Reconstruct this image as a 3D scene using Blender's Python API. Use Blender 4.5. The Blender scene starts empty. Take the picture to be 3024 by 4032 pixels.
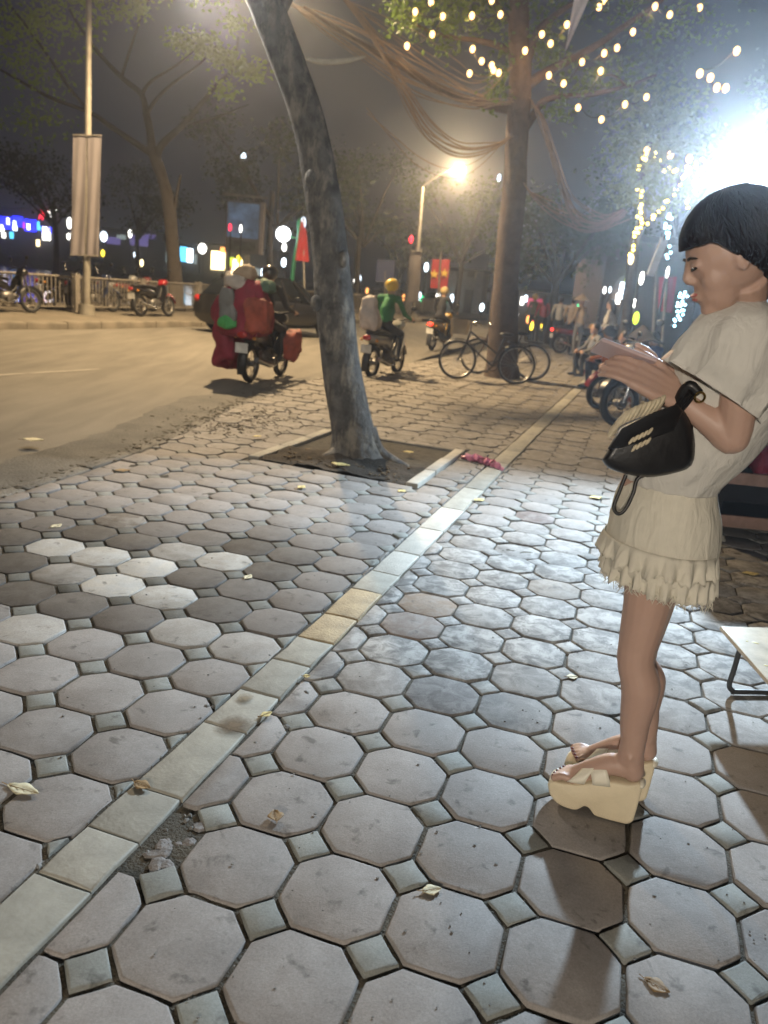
import bpy, bmesh, math, random
from mathutils import Vector, Matrix, noise
R = math.radians
random.seed(7)
scene = bpy.context.scene
col = scene.collection

# ---------------------------------------------------------------- camera
CAM_H, PITCH, ROLL, FPX = 1.5, 0.27995, 0.09949, 3090.0
FWD = Vector((0, math.cos(PITCH), -math.sin(PITCH)))
_u0 = Vector((1, 0, 0)).cross(FWD)
RGT = Vector((1, 0, 0)) * math.cos(ROLL) + _u0 * math.sin(ROLL)
UPV = -Vector((1, 0, 0)) * math.sin(ROLL) + _u0 * math.cos(ROLL)
cam_data = bpy.data.cameras.new('camera')
cam = bpy.data.objects.new('camera', cam_data)
col.objects.link(cam)
cam_data.sensor_fit = 'VERTICAL'
cam_data.sensor_height = 36.0
cam_data.lens = 36.0 * FPX / 4032.0
cam_data.clip_start, cam_data.clip_end = 0.05, 900.0
M = Matrix((RGT, UPV, -FWD)).transposed().to_4x4()
M.translation = Vector((0, 0, CAM_H))
cam.matrix_world = M
cam_data.dof.use_dof = True
cam_data.dof.focus_distance = 2.5
cam_data.dof.aperture_fstop = 3.4
scene.camera = cam

# ---------------------------------------------------------------- night sky, exposure
world = bpy.data.worlds.new('World'); scene.world = world; world.use_nodes = True
wn = world.node_tree.nodes; wl = world.node_tree.links
bg = wn['Background']
sky = wn.new('ShaderNodeTexSky'); sky.sky_type = 'NISHITA'; sky.sun_disc = False
sky.sun_elevation = R(-4.0); sky.sun_rotation = R(150); sky.air_density = 1.0; sky.dust_density = 3.0
hue = wn.new('ShaderNodeMix'); hue.data_type = 'RGBA'; hue.inputs[0].default_value = 0.9
hue.inputs[7].default_value = (0.22, 0.30, 0.50, 1)        # town glow on the night haze
wl.new(sky.outputs[0], hue.inputs[6]); wl.new(hue.outputs[2], bg.inputs[0])
bg.inputs[1].default_value = 0.05
moon = bpy.data.lights.new('moonlight', 'SUN'); moon.energy = 0.02; moon.angle = R(12); moon.color = (.8, .87, 1)
mo = bpy.data.objects.new('moonlight', moon); mo.rotation_euler = (R(40), 0, R(150)); col.objects.link(mo)
vs = scene.view_settings
vs.view_transform = 'Standard'; vs.look = 'None'; vs.exposure = 0.0; vs.gamma = 1.0; vs.use_curve_mapping = False
cy = scene.cycles
cy.use_denoising = True
cy.max_bounces = 3; cy.diffuse_bounces = 2; cy.glossy_bounces = 2; cy.transmission_bounces = 2
cy.use_adaptive_sampling = True; cy.adaptive_threshold = .03
cy.transparent_max_bounces = 8; cy.volume_bounces = 0; cy.sample_clamp_indirect = 4.0
cy.caustics_reflective = False; cy.caustics_refractive = False
cy.use_light_tree = True

# ---------------------------------------------------------------- placing helpers (plan drawn over the survey grid: 1659 x 2212)
PXS = 3024.0 / 1659.0
def ray(x, y):
    return FWD + RGT * ((x * PXS - 1512) / FPX) - UPV * ((y * PXS - 2016) / FPX)
def gnd(x, y, z=0.0):
    d = ray(x, y); return Vector((0, 0, CAM_H)) + d * ((z - CAM_H) / d.z)
def at(x, y, Y):
    d = ray(x, y); return Vector((0, 0, CAM_H)) + d * (Y / d.y)

# ---------------------------------------------------------------- materials
MATS = {}
def mat(name, c, rough=.6, metal=0.0, var=.25, scale=6.0, bump=0.0, bscale=40.0, spec=.5, trans=0.0, subs=0.0, coat=0.0, alpha=1.0):
    if name in MATS: return MATS[name]
    m = bpy.data.materials.new(name); m.use_nodes = True
    nt = m.node_tree; N = nt.nodes; L = nt.links; b = N['Principled BSDF']
    b.inputs['Roughness'].default_value = rough; b.inputs['Metallic'].default_value = metal
    b.inputs['Specular IOR Level'].default_value = spec
    b.inputs['Coat Weight'].default_value = coat
    b.inputs['Alpha'].default_value = alpha
    if subs: b.inputs['Subsurface Weight'].default_value = subs; b.inputs['Subsurface Radius'].default_value = (.02, .008, .004)
    if trans: b.inputs['Transmission Weight'].default_value = trans
    tc = N.new('ShaderNodeTexCoord')
    n = N.new('ShaderNodeTexNoise'); n.inputs['Scale'].default_value = scale; n.inputs['Detail'].default_value = 6
    n.inputs['Roughness'].default_value = .65
    L.new(tc.outputs['Object'], n.inputs['Vector'])
    mx = N.new('ShaderNodeMix'); mx.data_type = 'RGBA'
    mr = N.new('ShaderNodeMapRange'); mr.inputs[1].default_value = .3; mr.inputs[2].default_value = .7
    L.new(n.outputs[0], mr.inputs[0]); L.new(mr.outputs[0], mx.inputs[0])
    mx.inputs[6].default_value = (*[v * (1 - var) for v in c], 1); mx.inputs[7].default_value = (*[min(1, v * (1 + var)) for v in c], 1)
    L.new(mx.outputs[2], b.inputs['Base Color'])
    if bump:
        n2 = N.new('ShaderNodeTexNoise'); n2.inputs['Scale'].default_value = bscale; n2.inputs['Detail'].default_value = 5
        L.new(tc.outputs['Object'], n2.inputs['Vector'])
        bp = N.new('ShaderNodeBump'); bp.inputs['Strength'].default_value = bump; bp.inputs['Distance'].default_value = .02
        L.new(n2.outputs[0], bp.inputs['Height']); L.new(bp.outputs[0], b.inputs['Normal'])
    MATS[name] = m; return m
def glow(name, c, strength):
    if name in MATS: return MATS[name]
    m = bpy.data.materials.new(name); m.use_nodes = True
    b = m.node_tree.nodes['Principled BSDF']
    b.inputs['Base Color'].default_value = (*[v * .5 for v in c], 1)
    b.inputs['Emission Color'].default_value = (*c, 1); b.inputs['Emission Strength'].default_value = strength
    MATS[name] = m; return m

# ---------------------------------------------------------------- mesh helpers
def basis(d):
    d = d.normalized(); a = Vector((0, 0, 1)) if abs(d.z) < .9 else Vector((1, 0, 0))
    u = d.cross(a).normalized(); return u, d.cross(u).normalized()
class MB:
    def __init__(s): s.v = []; s.f = []; s.mi = []; s.m = 0
    def face(s, idx): s.f.append(idx); s.mi.append(s.m)
    def box(s, c, size, rot=None, taper=1.0):
        c = Vector(c); b = len(s.v); x, y, z = [q / 2 for q in size]
        for k, (i, j, l) in enumerate([(-1,-1,-1),(1,-1,-1),(1,1,-1),(-1,1,-1),(-1,-1,1),(1,-1,1),(1,1,1),(-1,1,1)]):
            t = taper if l > 0 else 1
            p = Vector((i * x * t, j * y * t, l * z))
            if rot: p = rot @ p
            s.v.append(c + p)
        for q in [(0,3,2,1),(4,5,6,7),(0,1,5,4),(1,2,6,5),(2,3,7,6),(3,0,4,7)]: s.face([b + i for i in q])
        return s
    def tube(s, pts, rad, n=8, caps=True, flat=None):
        pts = [Vector(p) for p in pts]; m = len(pts)
        if not hasattr(rad, '__len__'): rad = [rad] * m
        b = len(s.v); u = None
        for i, p in enumerate(pts):
            d = (pts[min(i + 1, m - 1)] - pts[max(i - 1, 0)])
            if d.length < 1e-9: d = Vector((0, 0, 1))
            d.normalize()
            if u is None: u, w = basis(d)
            else:
                u = (u - d * u.dot(d))
                if u.length < 1e-6: u, w = basis(d)
                u.normalize(); w = d.cross(u)
            r = rad[i]
            rx, ry = (r if hasattr(r, '__len__') else (r, r))
            for k in range(n):
                a = 2 * math.pi * k / n
                s.v.append(p + u * (math.cos(a) * rx) + w * (math.sin(a) * ry))
        for i in range(m - 1):
            for k in range(n):
                k2 = (k + 1) % n
                s.face([b + i * n + k, b + i * n + k2, b + (i + 1) * n + k2, b + (i + 1) * n + k])
        if caps:
            s.face([b + k for k in range(n)][::-1]); s.face([b + (m - 1) * n + k for k in range(n)])
        return s
    def rings(s, rings, caps=True, closed=True):
        b = len(s.v); n = len(rings[0])
        for r in rings: s.v += [Vector(p) for p in r]
        for i in range(len(rings) - 1):
            for k in range(n if closed else n - 1):
                k2 = (k + 1) % n
                s.face([b + i * n + k, b + i * n + k2, b + (i + 1) * n + k2, b + (i + 1) * n + k])
        if caps and closed:
            s.face([b + k for k in range(n)][::-1]); s.face([b + (len(rings) - 1) * n + k for k in range(n)])
        return s
    def ball(s, c, r, n=10, m=7, rot=None):
        c = Vector(c); r = r if hasattr(r, '__len__') else (r, r, r)
        rr = []
        for i in range(m + 1):
            t = math.pi * (i + (.02 if i == 0 else (-.02 if i == m else 0))) / m
            ring = []
            for k in range(n):
                a = 2 * math.pi * k / n
                p = Vector((r[0] * math.sin(t) * math.cos(a), r[1] * math.sin(t) * math.sin(a), -r[2] * math.cos(t)))
                if rot: p = rot @ p
                ring.append(c + p)
            rr.append(ring)
        return s.rings(rr)
    def torus(s, c, R_, r, axis=(0, 1, 0), n=28, m=8, flat=1.0):
        c = Vector(c); ax = Vector(axis).normalized(); u, w = basis(ax)
        rr = []
        for i in range(n + 1):
            a = 2 * math.pi * i / n; d = u * math.cos(a) + w * math.sin(a)
            rr.append([c + d * (R_ + r * math.cos(2 * math.pi * k / m)) + ax * (r * flat * math.sin(2 * math.pi * k / m)) for k in range(m)])
        return s.rings(rr, caps=False)
    def prism(s, poly, z0, z1, xf=None):
        b = len(s.v); n = len(poly)
        for z in (z0, z1):
            for p in poly:
                q = Vector((p[0], p[1], z)); s.v.append(xf(q) if xf else q)
        s.face([b + i for i in range(n)][::-1]); s.face([b + n + i for i in range(n)])
        for i in range(n): j = (i + 1) % n; s.face([b + i, b + j, b + n + j, b + n + i])
        return s
    def quad(s, *p):
        b = len(s.v); s.v += [Vector(q) for q in p]; s.face([b + i for i in range(len(p))]); return s
    def mesh(s, name, mats, smooth=False):
        me = bpy.data.meshes.new(name); me.from_pydata([tuple(p) for p in s.v], [], s.f)
        for m in (mats if isinstance(mats, (list, tuple)) else [mats]): me.materials.append(m)
        if s.mi and max(s.mi) > 0: me.polygons.foreach_set('material_index', s.mi)
        if smooth:
            me.polygons.foreach_set('use_smooth', [True] * len(me.polygons))
            try: me.set_sharp_from_angle(angle=R(50))
            except Exception: pass
        me.update(); return me
    def build(s, name, mats, parent=None, smooth=True, loc=None, bevel=0):
        o = bpy.data.objects.new(name, s.mesh(name, mats, smooth)); col.objects.link(o)
        if parent: o.parent = parent
        if loc is not None: o.location = loc
        if bevel:
            bv = o.modifiers.new('bevel', 'BEVEL'); bv.width = bevel; bv.segments = 2; bv.limit_method = 'ANGLE'
        return o
def tag(o, label=None, cat=None, group=None, kind=None):
    if label: o['label'] = label
    if cat: o['category'] = cat
    if group: o['group'] = group
    if kind: o['kind'] = kind
    return o
def thing(name, label, cat, loc=(0, 0, 0), rz=0.0, group=None, tilt=0.0):
    o = bpy.data.objects.new(name, None); col.objects.link(o); o.empty_display_size = .2
    o.location = loc; o.rotation_euler = (tilt, 0, rz); return tag(o, label, cat, group)
def copy_tree(o, parent=None):
    c = o.copy(); col.objects.link(c); c.parent = parent
    for ch in o.children: copy_tree(ch, c)
    return c
def smooth_path(pts, sub=4):
    P = [Vector(p) for p in pts]; out = []
    for i in range(len(P) - 1):
        p0, p1, p2, p3 = P[max(i - 1, 0)], P[i], P[i + 1], P[min(i + 2, len(P) - 1)]
        for k in range(sub):
            t = k / sub
            out.append(.5 * ((2 * p1) + (p2 - p0) * t + (2 * p0 - 5 * p1 + 4 * p2 - p3) * t * t + (3 * p1 - p0 - 3 * p2 + p3) * t ** 3))
    out.append(P[-1]); return out
def lerp(a, b, t): return tuple(lerp(p, q, t) for p, q in zip(a, b)) if isinstance(a, tuple) else a + (b - a) * t
def remeshed(mb, name, mats, voxel, zones=None, parent=None, smooth_it=4):
    """fuse overlapping shapes into one continuous skin"""
    o = mb.build(name + '_tmp', mats, None, False)
    rm = o.modifiers.new('r', 'REMESH'); rm.mode = 'VOXEL'; rm.voxel_size = voxel; rm.use_smooth_shade = True
    sm = o.modifiers.new('s', 'SMOOTH'); sm.factor = .5; sm.iterations = smooth_it
    dg = bpy.context.evaluated_depsgraph_get()
    me = bpy.data.meshes.new_from_object(o.evaluated_get(dg))
    bpy.data.objects.remove(o, do_unlink=True)
    me.materials.clear()
    for m in mats: me.materials.append(m)
    idx = [0] * len(me.polygons)
    if zones:
        for i, p in enumerate(me.polygons): idx[i] = zones(p.center)
    me.polygons.foreach_set('material_index', idx)
    me.polygons.foreach_set('use_smooth', [True] * len(me.polygons))
    me.name = name
    q = bpy.data.objects.new(name, me); col.objects.link(q)
    if parent: q.parent = parent
    return q
# ================================================================ GROUND
LA = R(-16.1955); AX = Vector((math.cos(LA), math.sin(LA), 0)); BX = Vector((-math.sin(LA), math.cos(LA), 0))
PER = 0.28404; ORG = Vector((0.0768, 1.4796, 0))
SD = Vector((.2954, .9554, 0)); SN = Vector((.9554, -.2954, 0)); SO = Vector((-.818, 1.515, 0)); SW = .165
KERB = [Vector(p + (0,)) for p in [(-4.6, -3), (-3.3, 1.6), (-2.48, 4.8), (-2.24, 5.9), (-2.08, 7.0), (-1.95, 8.8), (-1.75, 10.3), (-1.27, 12.9), (0.0, 16.4), (1.7, 21), (4.6, 30), (10.5, 47), (20, 75)]]
KERB = smooth_path(KERB, 4)
FARK = smooth_path([Vector(p + (0,)) for p in [(-18, -2), (-12.6, 6.5), (-8.09, 15.6), (-7.0, 17.9), (-5.5, 22.2), (-3.4, 28), (-.5, 36), (5, 52), (14, 76)]], 4)
def clip(poly, pt, n):
    out = []
    for i in range(len(poly)):
        a, b = poly[i], poly[(i + 1) % len(poly)]; da, db = (a - pt).dot(n), (b - pt).dot(n)
        if da >= 0: out.append(a)
        if (da >= 0) != (db >= 0): out.append(a + (b - a) * (da / (da - db)))
    return out
def area(p): return abs(sum(p[i].x * p[(i + 1) % len(p)].y - p[(i + 1) % len(p)].x * p[i].y for i in range(len(p)))) / 2 if len(p) > 2 else 0
PIT = [Vector((.15, 6.05, 0))]; PIT += [PIT[0] + SD * 1.66, PIT[0] + SD * 1.66 - SN * 1.30, PIT[0] - SN * 1.30]
PIT_C = sum(PIT, Vector()) / 4

def ground_sheet(name, pts, z, m, sub=0):
    mb = MB(); mb.quad(*[Vector((p[0], p[1], z)) for p in pts]); o = mb.build(name, m, None, False); return tag(o, kind='structure')
M_sand = mat('joint sand and soil', (.062, .055, .044), .95, var=.5, scale=14, bump=.5, bscale=60)
M_ground = mat('dark open ground', (.03, .03, .028), .9)
ground_sheet('ground', [(-400, -60), (400, -60), (400, 700), (-400, 700)], -.14, M_ground)

def road_mat():
    m = mat('dusty road concrete', (.155, .143, .122), .82, var=.13, scale=.35, bump=.25, bscale=90)
    nt = m.node_tree; N, L = nt.nodes, nt.links; b = N['Principled BSDF']
    src = b.inputs['Base Color'].links[0].from_socket
    tc = N.new('ShaderNodeTexCoord'); n = N.new('ShaderNodeTexNoise'); n.inputs['Scale'].default_value = 2.2; n.inputs['Detail'].default_value = 8; n.inputs['Distortion'].default_value = .6
    mp = N.new('ShaderNodeMapping'); mp.inputs['Scale'].default_value = (1.6, .25, 1); mp.inputs['Rotation'].default_value = (0, 0, R(-16))
    L.new(tc.outputs['Object'], mp.inputs[0]); L.new(mp.outputs[0], n.inputs['Vector'])
    r = N.new('ShaderNodeMapRange'); r.inputs[1].default_value = .35; r.inputs[2].default_value = .7; r.inputs[3].default_value = .78; r.inputs[4].default_value = 1.12
    L.new(n.outputs[0], r.inputs[0]); mu = N.new('ShaderNodeMix'); mu.data_type = 'RGBA'; mu.blend_type = 'MULTIPLY'; mu.inputs[0].default_value = 1
    L.new(src, mu.inputs[6]); L.new(r.outputs[0], mu.inputs[7]); L.new(mu.outputs[2], b.inputs['Base Color'])
    return m
M_road = road_mat()
mb = MB()   # road surface between the two kerbs
n = min(len(KERB), len(FARK))
for i in range(n):
    mb.v += [FARK[i] + Vector((0, 0, -.06)), KERB[i] + Vector((0, 0, -.06))]
for i in range(n - 1): mb.face([2 * i, 2 * i + 1, 2 * i + 3, 2 * i + 2])
tag(mb.build('road', M_road, None, False), kind='structure')
# worn concrete gutter apron beside the near kerb, ragged edge
mb = MB(); g0 = [p for p in KERB if -3.5 < p.y < 17]; fine = []
for i in range(len(g0) - 1):
    for k in range(6): fine.append(g0[i].lerp(g0[i + 1], k / 6))
for i, p in enumerate(fine):
    w = .62 + .16 * noise.noise(p * 1.3) + .05 * noise.noise(p * 6) ; w = max(.12, w * (1 if p.y < 9.5 else max(.1, 1 - (p.y - 9.5) / 5)))
    mb.v += [p + Vector((-w, 0, -.052)), p + Vector((.02, 0, -.05))]
for i in range(len(fine) - 1): mb.face([2 * i, 2 * i + 1, 2 * i + 3, 2 * i + 2])
tag(mb.build('gutter', mat('old grey gutter concrete', (.105, .100, .088), .85, var=.35, scale=2.5, bump=.6, bscale=45), None, False), kind='structure')
# worn lane line on the road
mb = MB(); a, b_ = gnd(-40, 812, -.056), gnd(215, 797, -.056); d = (b_ - a).normalized(); nrm = Vector((-d.y, d.x, 0)) * .05
mb.quad(a - nrm, b_ - nrm * .8, b_ + nrm * .8, a + nrm)
tag(mb.build('road_marking', mat('worn white road paint', (.30, .28, .24), .8, var=.4, scale=5), None, False), kind='structure')

# ---------------------------------------------------------------- pavement bed + pavers
kp = [p for p in KERB]
mb = MB()
for p in kp: mb.v += [p + Vector((.02, 0, -.015)), Vector((60, p.y, -.015))]
for i in range(len(kp) - 1): mb.face([2 * i, 2 * i + 1, 2 * i + 3, 2 * i + 2])
pavement = tag(mb.build('pavement', M_sand, None, False), kind='structure')

def paver_material():
    m = bpy.data.materials.new('cast concrete pavers'); m.use_nodes = True
    nt = m.node_tree; N, L = nt.nodes, nt.links; b = N['Principled BSDF']; b.inputs['Roughness'].default_value = .78
    b.inputs['Specular IOR Level'].default_value = .3
    at_ = N.new('ShaderNodeAttribute'); at_.attribute_name = 'tint'
    tc = N.new('ShaderNodeTexCoord'); geo = N.new('ShaderNodeNewGeometry')
    def nz(sc, det, dist=0, r=.6):
        n = N.new('ShaderNodeTexNoise'); n.inputs['Scale'].default_value = sc; n.inputs['Detail'].default_value = det; n.inputs['Distortion'].default_value = dist; n.inputs['Roughness'].default_value = r
        L.new(geo.outputs['Position'], n.inputs['Vector']); return n.outputs[0]
    def mrange(s, a, b2, c, d):
        r = N.new('ShaderNodeMapRange'); r.inputs[1].default_value = a; r.inputs[2].default_value = b2; r.inputs[3].default_value = c; r.inputs[4].default_value = d
        L.new(s, r.inputs[0]); return r.outputs[0]
    def mix(f, a, b2, mode='MIX'):
        x = N.new('ShaderNodeMix'); x.data_type = 'RGBA'; x.blend_type = mode
        for s, i in ((f, 0), (a, 6), (b2, 7)):
            if isinstance(s, (int, float)): x.inputs[i].default_value = s
            elif isinstance(s, tuple): x.inputs[i].default_value = (*s, 1)
            else: L.new(s, x.inputs[i])
        return x.outputs[2]
    wear = N.new('ShaderNodeMath'); wear.operation = 'MULTIPLY'
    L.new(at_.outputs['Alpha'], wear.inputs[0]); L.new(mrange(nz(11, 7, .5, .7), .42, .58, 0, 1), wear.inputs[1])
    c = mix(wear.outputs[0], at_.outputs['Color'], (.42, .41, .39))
    c = mix(1.0, c, mrange(nz(5, 5), .3, .7, .84, 1.14), 'MULTIPLY')
    c = mix(1.0, c, mrange(nz(170, 3, 0, .8), .3, .7, .82, 1.16), 'MULTIPLY')
    blot = mrange(nz(13, 4, .4), .60, .70, 0, .6)     # oily blots
    c = mix(blot, c, (.05, .045, .04))
    L.new(c, b.inputs['Base Color'])
    bp = N.new('ShaderNodeBump'); bp.inputs['Strength'].default_value = .35; bp.inputs['Distance'].default_value = .004
    ad = N.new('ShaderNodeMath'); L.new(nz(120, 6, 0, .75), ad.inputs[0]); L.new(nz(26, 5), ad.inputs[1]); L.new(ad.outputs[0], bp.inputs['Height'])
    L.new(bp.outputs[0], b.inputs['Normal'])
    return m
M_paver = paver_material()
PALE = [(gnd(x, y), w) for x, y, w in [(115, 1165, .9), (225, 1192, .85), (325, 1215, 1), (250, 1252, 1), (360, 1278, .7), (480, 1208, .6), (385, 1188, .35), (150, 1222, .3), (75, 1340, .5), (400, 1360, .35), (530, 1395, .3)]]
SPECIAL = [(gnd(x, y), c) for x, y, c in [(955, 1500, (.13, .12, .115)), (850, 1515, (.12, .115, .11)), (920, 1300, (.27, .19, .13)), (1145, 1125, (.16, .12, .105)), (1205, 1272, (.24, .19, .14)), (890, 1345, (.22, .17, .14)), (1090, 1540, (.17, .165, .16)), (1160, 1268, (.2, .17, .14)), (255, 1115, (.13, .11, .09))]]
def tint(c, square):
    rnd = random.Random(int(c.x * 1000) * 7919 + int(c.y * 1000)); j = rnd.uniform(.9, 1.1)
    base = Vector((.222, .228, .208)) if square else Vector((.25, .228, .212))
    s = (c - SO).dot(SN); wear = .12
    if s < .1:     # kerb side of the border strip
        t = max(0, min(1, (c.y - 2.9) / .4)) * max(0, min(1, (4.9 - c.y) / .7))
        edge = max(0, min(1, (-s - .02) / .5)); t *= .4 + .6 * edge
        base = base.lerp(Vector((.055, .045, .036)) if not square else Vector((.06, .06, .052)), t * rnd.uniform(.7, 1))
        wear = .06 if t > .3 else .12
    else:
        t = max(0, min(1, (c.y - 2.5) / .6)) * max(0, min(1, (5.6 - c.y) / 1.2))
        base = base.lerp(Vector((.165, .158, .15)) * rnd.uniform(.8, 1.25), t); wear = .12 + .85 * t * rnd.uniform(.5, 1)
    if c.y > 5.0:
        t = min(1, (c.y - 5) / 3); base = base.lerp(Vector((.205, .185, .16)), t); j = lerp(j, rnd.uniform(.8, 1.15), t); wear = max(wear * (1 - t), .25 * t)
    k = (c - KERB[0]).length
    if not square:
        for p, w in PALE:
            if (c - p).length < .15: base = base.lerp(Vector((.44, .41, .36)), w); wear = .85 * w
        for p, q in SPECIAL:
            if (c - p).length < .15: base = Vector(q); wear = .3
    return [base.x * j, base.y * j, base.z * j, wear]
def kerb_clip(poly, c):
    best = min(range(len(KERB) - 1), key=lambda i: (KERB[i].lerp(KERB[i + 1], .5) - c).length)
    d = (KERB[best + 1] - KERB[best]).normalized(); nr = Vector((d.y, -d.x, 0))
    if (c - KERB[best]).dot(nr) > .6: return poly
    return clip(poly, KERB[best] + nr * .135, nr)
def pit_clip(poly, c):
    if (c - PIT_C).length > 1.6: return poly
    best = None
    for i in range(4):
        a, b2 = PIT[i], PIT[(i + 1) % 4]; d = (b2 - a).normalized(); nr = Vector((d.y, -d.x, 0))
        if nr.dot(PIT_C - a) > 0: nr = -nr
        w = .115 if i in (0, 2) else .01
        s = (c - a).dot(nr)
        if best is None or s > best[0]: best = (s, a + nr * w, nr)
    return clip(poly, best[1], best[2])
CUT = .255
def cell_polys():
    h = .5; q = CUT; jt = .0044 / PER
    octs = [(-h + q, -h), (h - q, -h), (h, -h + q), (h, h - q), (h - q, h), (-h + q, h), (-h, h - q), (-h, -h + q)]
    sq = [(q, 0), (0, q), (-q, 0), (0, -q)]
    so = (h - jt) / h; ss = (q - jt * 1.42) / q
    for i in range(-24, 60):
        for j in range(-6, 100):
            for kind in (0, 1):
                off = .5 if kind == 0 else 0
                c = ORG + (AX * (i + off) + BX * (j + off)) * PER
                if c.y < .45 or c.y > 27 or c.x > .72 * c.y + 1.3 or c.x < -.62 * c.y - .6: continue
                src = octs if kind == 0 else sq; k = so if kind == 0 else ss
                poly = [c + (AX * (x * k) + BX * (y * k)) * PER for x, y in src]
                yield kind, c, poly
BROKEN = [gnd(385, 1815)]
allp = []
for kind, c, poly in cell_polys():
    s = (c - SO).dot(SN)
    pieces = [poly]
    if -.3 < s < SW + .3:
        pieces = [clip(poly, SO - SN * .012, -SN), clip(poly, SO + SN * (SW + .012), SN)]
    for pc in pieces:
        if len(pc) < 3: continue
        pc = kerb_clip(pc, c)
        if len(pc) > 2: pc = pit_clip(pc, c)
        if area(pc) < .0012: continue
        if kind == 0 and len(pieces) > 1 and (sum(pc, Vector()) / len(pc) - SO).dot(SN) > SW and any((sum(pc, Vector()) / len(pc) - q).length < .11 for q in BROKEN): continue
        allp.append((kind, sum(pc, Vector()) / len(pc), c, pc))
def paver_geo(V, F, T, poly, ctr, cell, kind, simple, local):
    rnd = random.Random(int(cell.x * 977) * 31 + int(cell.y * 1013) * 17 + kind)
    far = ctr.y > 4.5
    dz = rnd.uniform(-.0035, .0035) * (2 if far else 1); tx, ty = rnd.uniform(-.009, .009), rnd.uniform(-.009, .009)
    if far: tx *= 1.8; ty *= 1.8
    o = ctr if local else Vector(); b = len(V); n = len(poly)
    if (poly[1] - poly[0]).cross(poly[2] - poly[1]).z < 0: poly = poly[::-1]
    if not simple and ctr.length < 3.3:      # chipped, uneven outline
        q_ = []
        for i_ in range(len(poly)):
            e0, e1 = poly[i_], poly[(i_ + 1) % len(poly)]; q_.append(e0 + (ctr - e0).normalized() * rnd.uniform(0, .004)); dd = e1 - e0
            if dd.length > .05: q_.append(e0.lerp(e1, rnd.uniform(.3, .7)) + (ctr - e0.lerp(e1, .5)).normalized() * rnd.uniform(-.001, .0025))
        poly = q_; n = len(poly)
    def z(p): return dz + (p - ctr).x * tx + (p - ctr).y * ty
    def ring(inset, drop):
        for p in poly:
            d = ctr - p; l = d.length; w = inset * rnd.uniform(.7, 1.5)
            q = p + d * (min(w, l * .4) / max(l, 1e-6)); V.append((q.x - o.x, q.y - o.y, z(q) - drop))
    if simple:
        ring(.001, .02); ring(.005, 0); levels = 2
    else:
        ring(.0, .026); ring(.0005, .0065); ring(.0028, .0014); ring(.0065, 0); levels = 4
    for l in range(levels - 1):
        for i in range(n):
            j = (i + 1) % n; F.append([b + l * n + i, b + l * n + j, b + (l + 1) * n + j, b + (l + 1) * n + i])
    F.append([b + (levels - 1) * n + i for i in range(n)])
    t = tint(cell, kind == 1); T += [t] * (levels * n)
def paver_obj(name, V, F, T, loc=None, smooth=True):
    me = bpy.data.meshes.new(name); me.from_pydata(V, [], F); me.materials.append(M_paver)
    ca = me.color_attributes.new('tint', 'FLOAT_COLOR', 'POINT'); ca.data.foreach_set('color', [x for t in T for x in t])
    if smooth:
        me.polygons.foreach_set('use_smooth', [True] * len(me.polygons)); me.set_sharp_from_angle(angle=R(60))
    o = bpy.data.objects.new(name, me); col.objects.link(o); o.parent = pavement
    if loc is not None: o.location = loc
    return o
for kind, nm, rest in ((0, 'octagonal_paver', 'octagonal_paving'), (1, 'square_paver', 'square_paving')):
    lst = sorted([p for p in allp if p[0] == kind], key=lambda p: p[1].length + (0 if abs(p[1].x / p[1].y - .02) < .62 else 50))
    for k, ctr, cell, poly in lst[:298]:
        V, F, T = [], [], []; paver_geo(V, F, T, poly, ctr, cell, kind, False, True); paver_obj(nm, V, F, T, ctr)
    V, F, T = [], [], []
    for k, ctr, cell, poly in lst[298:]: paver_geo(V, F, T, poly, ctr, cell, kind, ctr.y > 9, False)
    tag(paver_obj(rest, V, F, T, None, False), kind='stuff')

# ---------------------------------------------------------------- border strip of cut stones
def worn_stone(name, c, u, v, lu, lv, h, m, parent, z0=-.03, jit=.004, bev=.006):
    rnd = random.Random(int(c.x * 999) + int(c.y * 877)); V = []; F = []
    P = [(-1, -1), (0, -1), (1, -1), (1, 0), (1, 1), (0, 1), (-1, 1), (-1, 0)]
    for ins, z in ((0, z0), (0, h - bev), (bev * .5, h - bev * .25), (bev * 1.4, h)):
        r2 = random.Random(int(c.x * 999) + int(c.y * 877))
        for x, y in P:
            p = u * (x * (lu / 2 - ins)) + v * (y * (lv / 2 - ins)) + Vector((r2.uniform(-jit, jit), r2.uniform(-jit, jit), 0))
            V.append((p.x, p.y, z))
    for l in range(3):
        for i in range(8): j = (i + 1) % 8; F.append([l * 8 + i, l * 8 + j, l * 8 + 8 + j, l * 8 + 8 + i])
    F.append([24 + i for i in range(8)])
    me = bpy.data.meshes.new(name); me.from_pydata(V, [], F); me.materials.append(m)
    me.polygons.foreach_set('use_smooth', [True] * len(me.polygons)); me.set_sharp_from_angle(angle=R(55))
    if (u.cross(v)).z < 0: me.flip_normals()
    o = bpy.data.objects.new(name, me); col.objects.link(o); o.parent = parent; o.location = c; o.rotation_euler = (rnd.uniform(-.006, .006), rnd.uniform(-.006, .006), 0)
    return o
STONE = [mat('pale border stone %s' % 'abc'[i], c, .75, var=.2, scale=9, bump=.12, bscale=70, spec=.3) for i, c in enumerate([(.31, .295, .25), (.34, .325, .28), (.27, .26, .225)])]
STONE_T = mat('rust stained border stone', (.34, .26, .15), .72, var=.35, scale=7, bump=.3, bscale=90)
STONE_P = mat('fresh pale border stone', (.44, .42, .37), .7, var=.15, scale=9, bump=.3, bscale=90)
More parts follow.
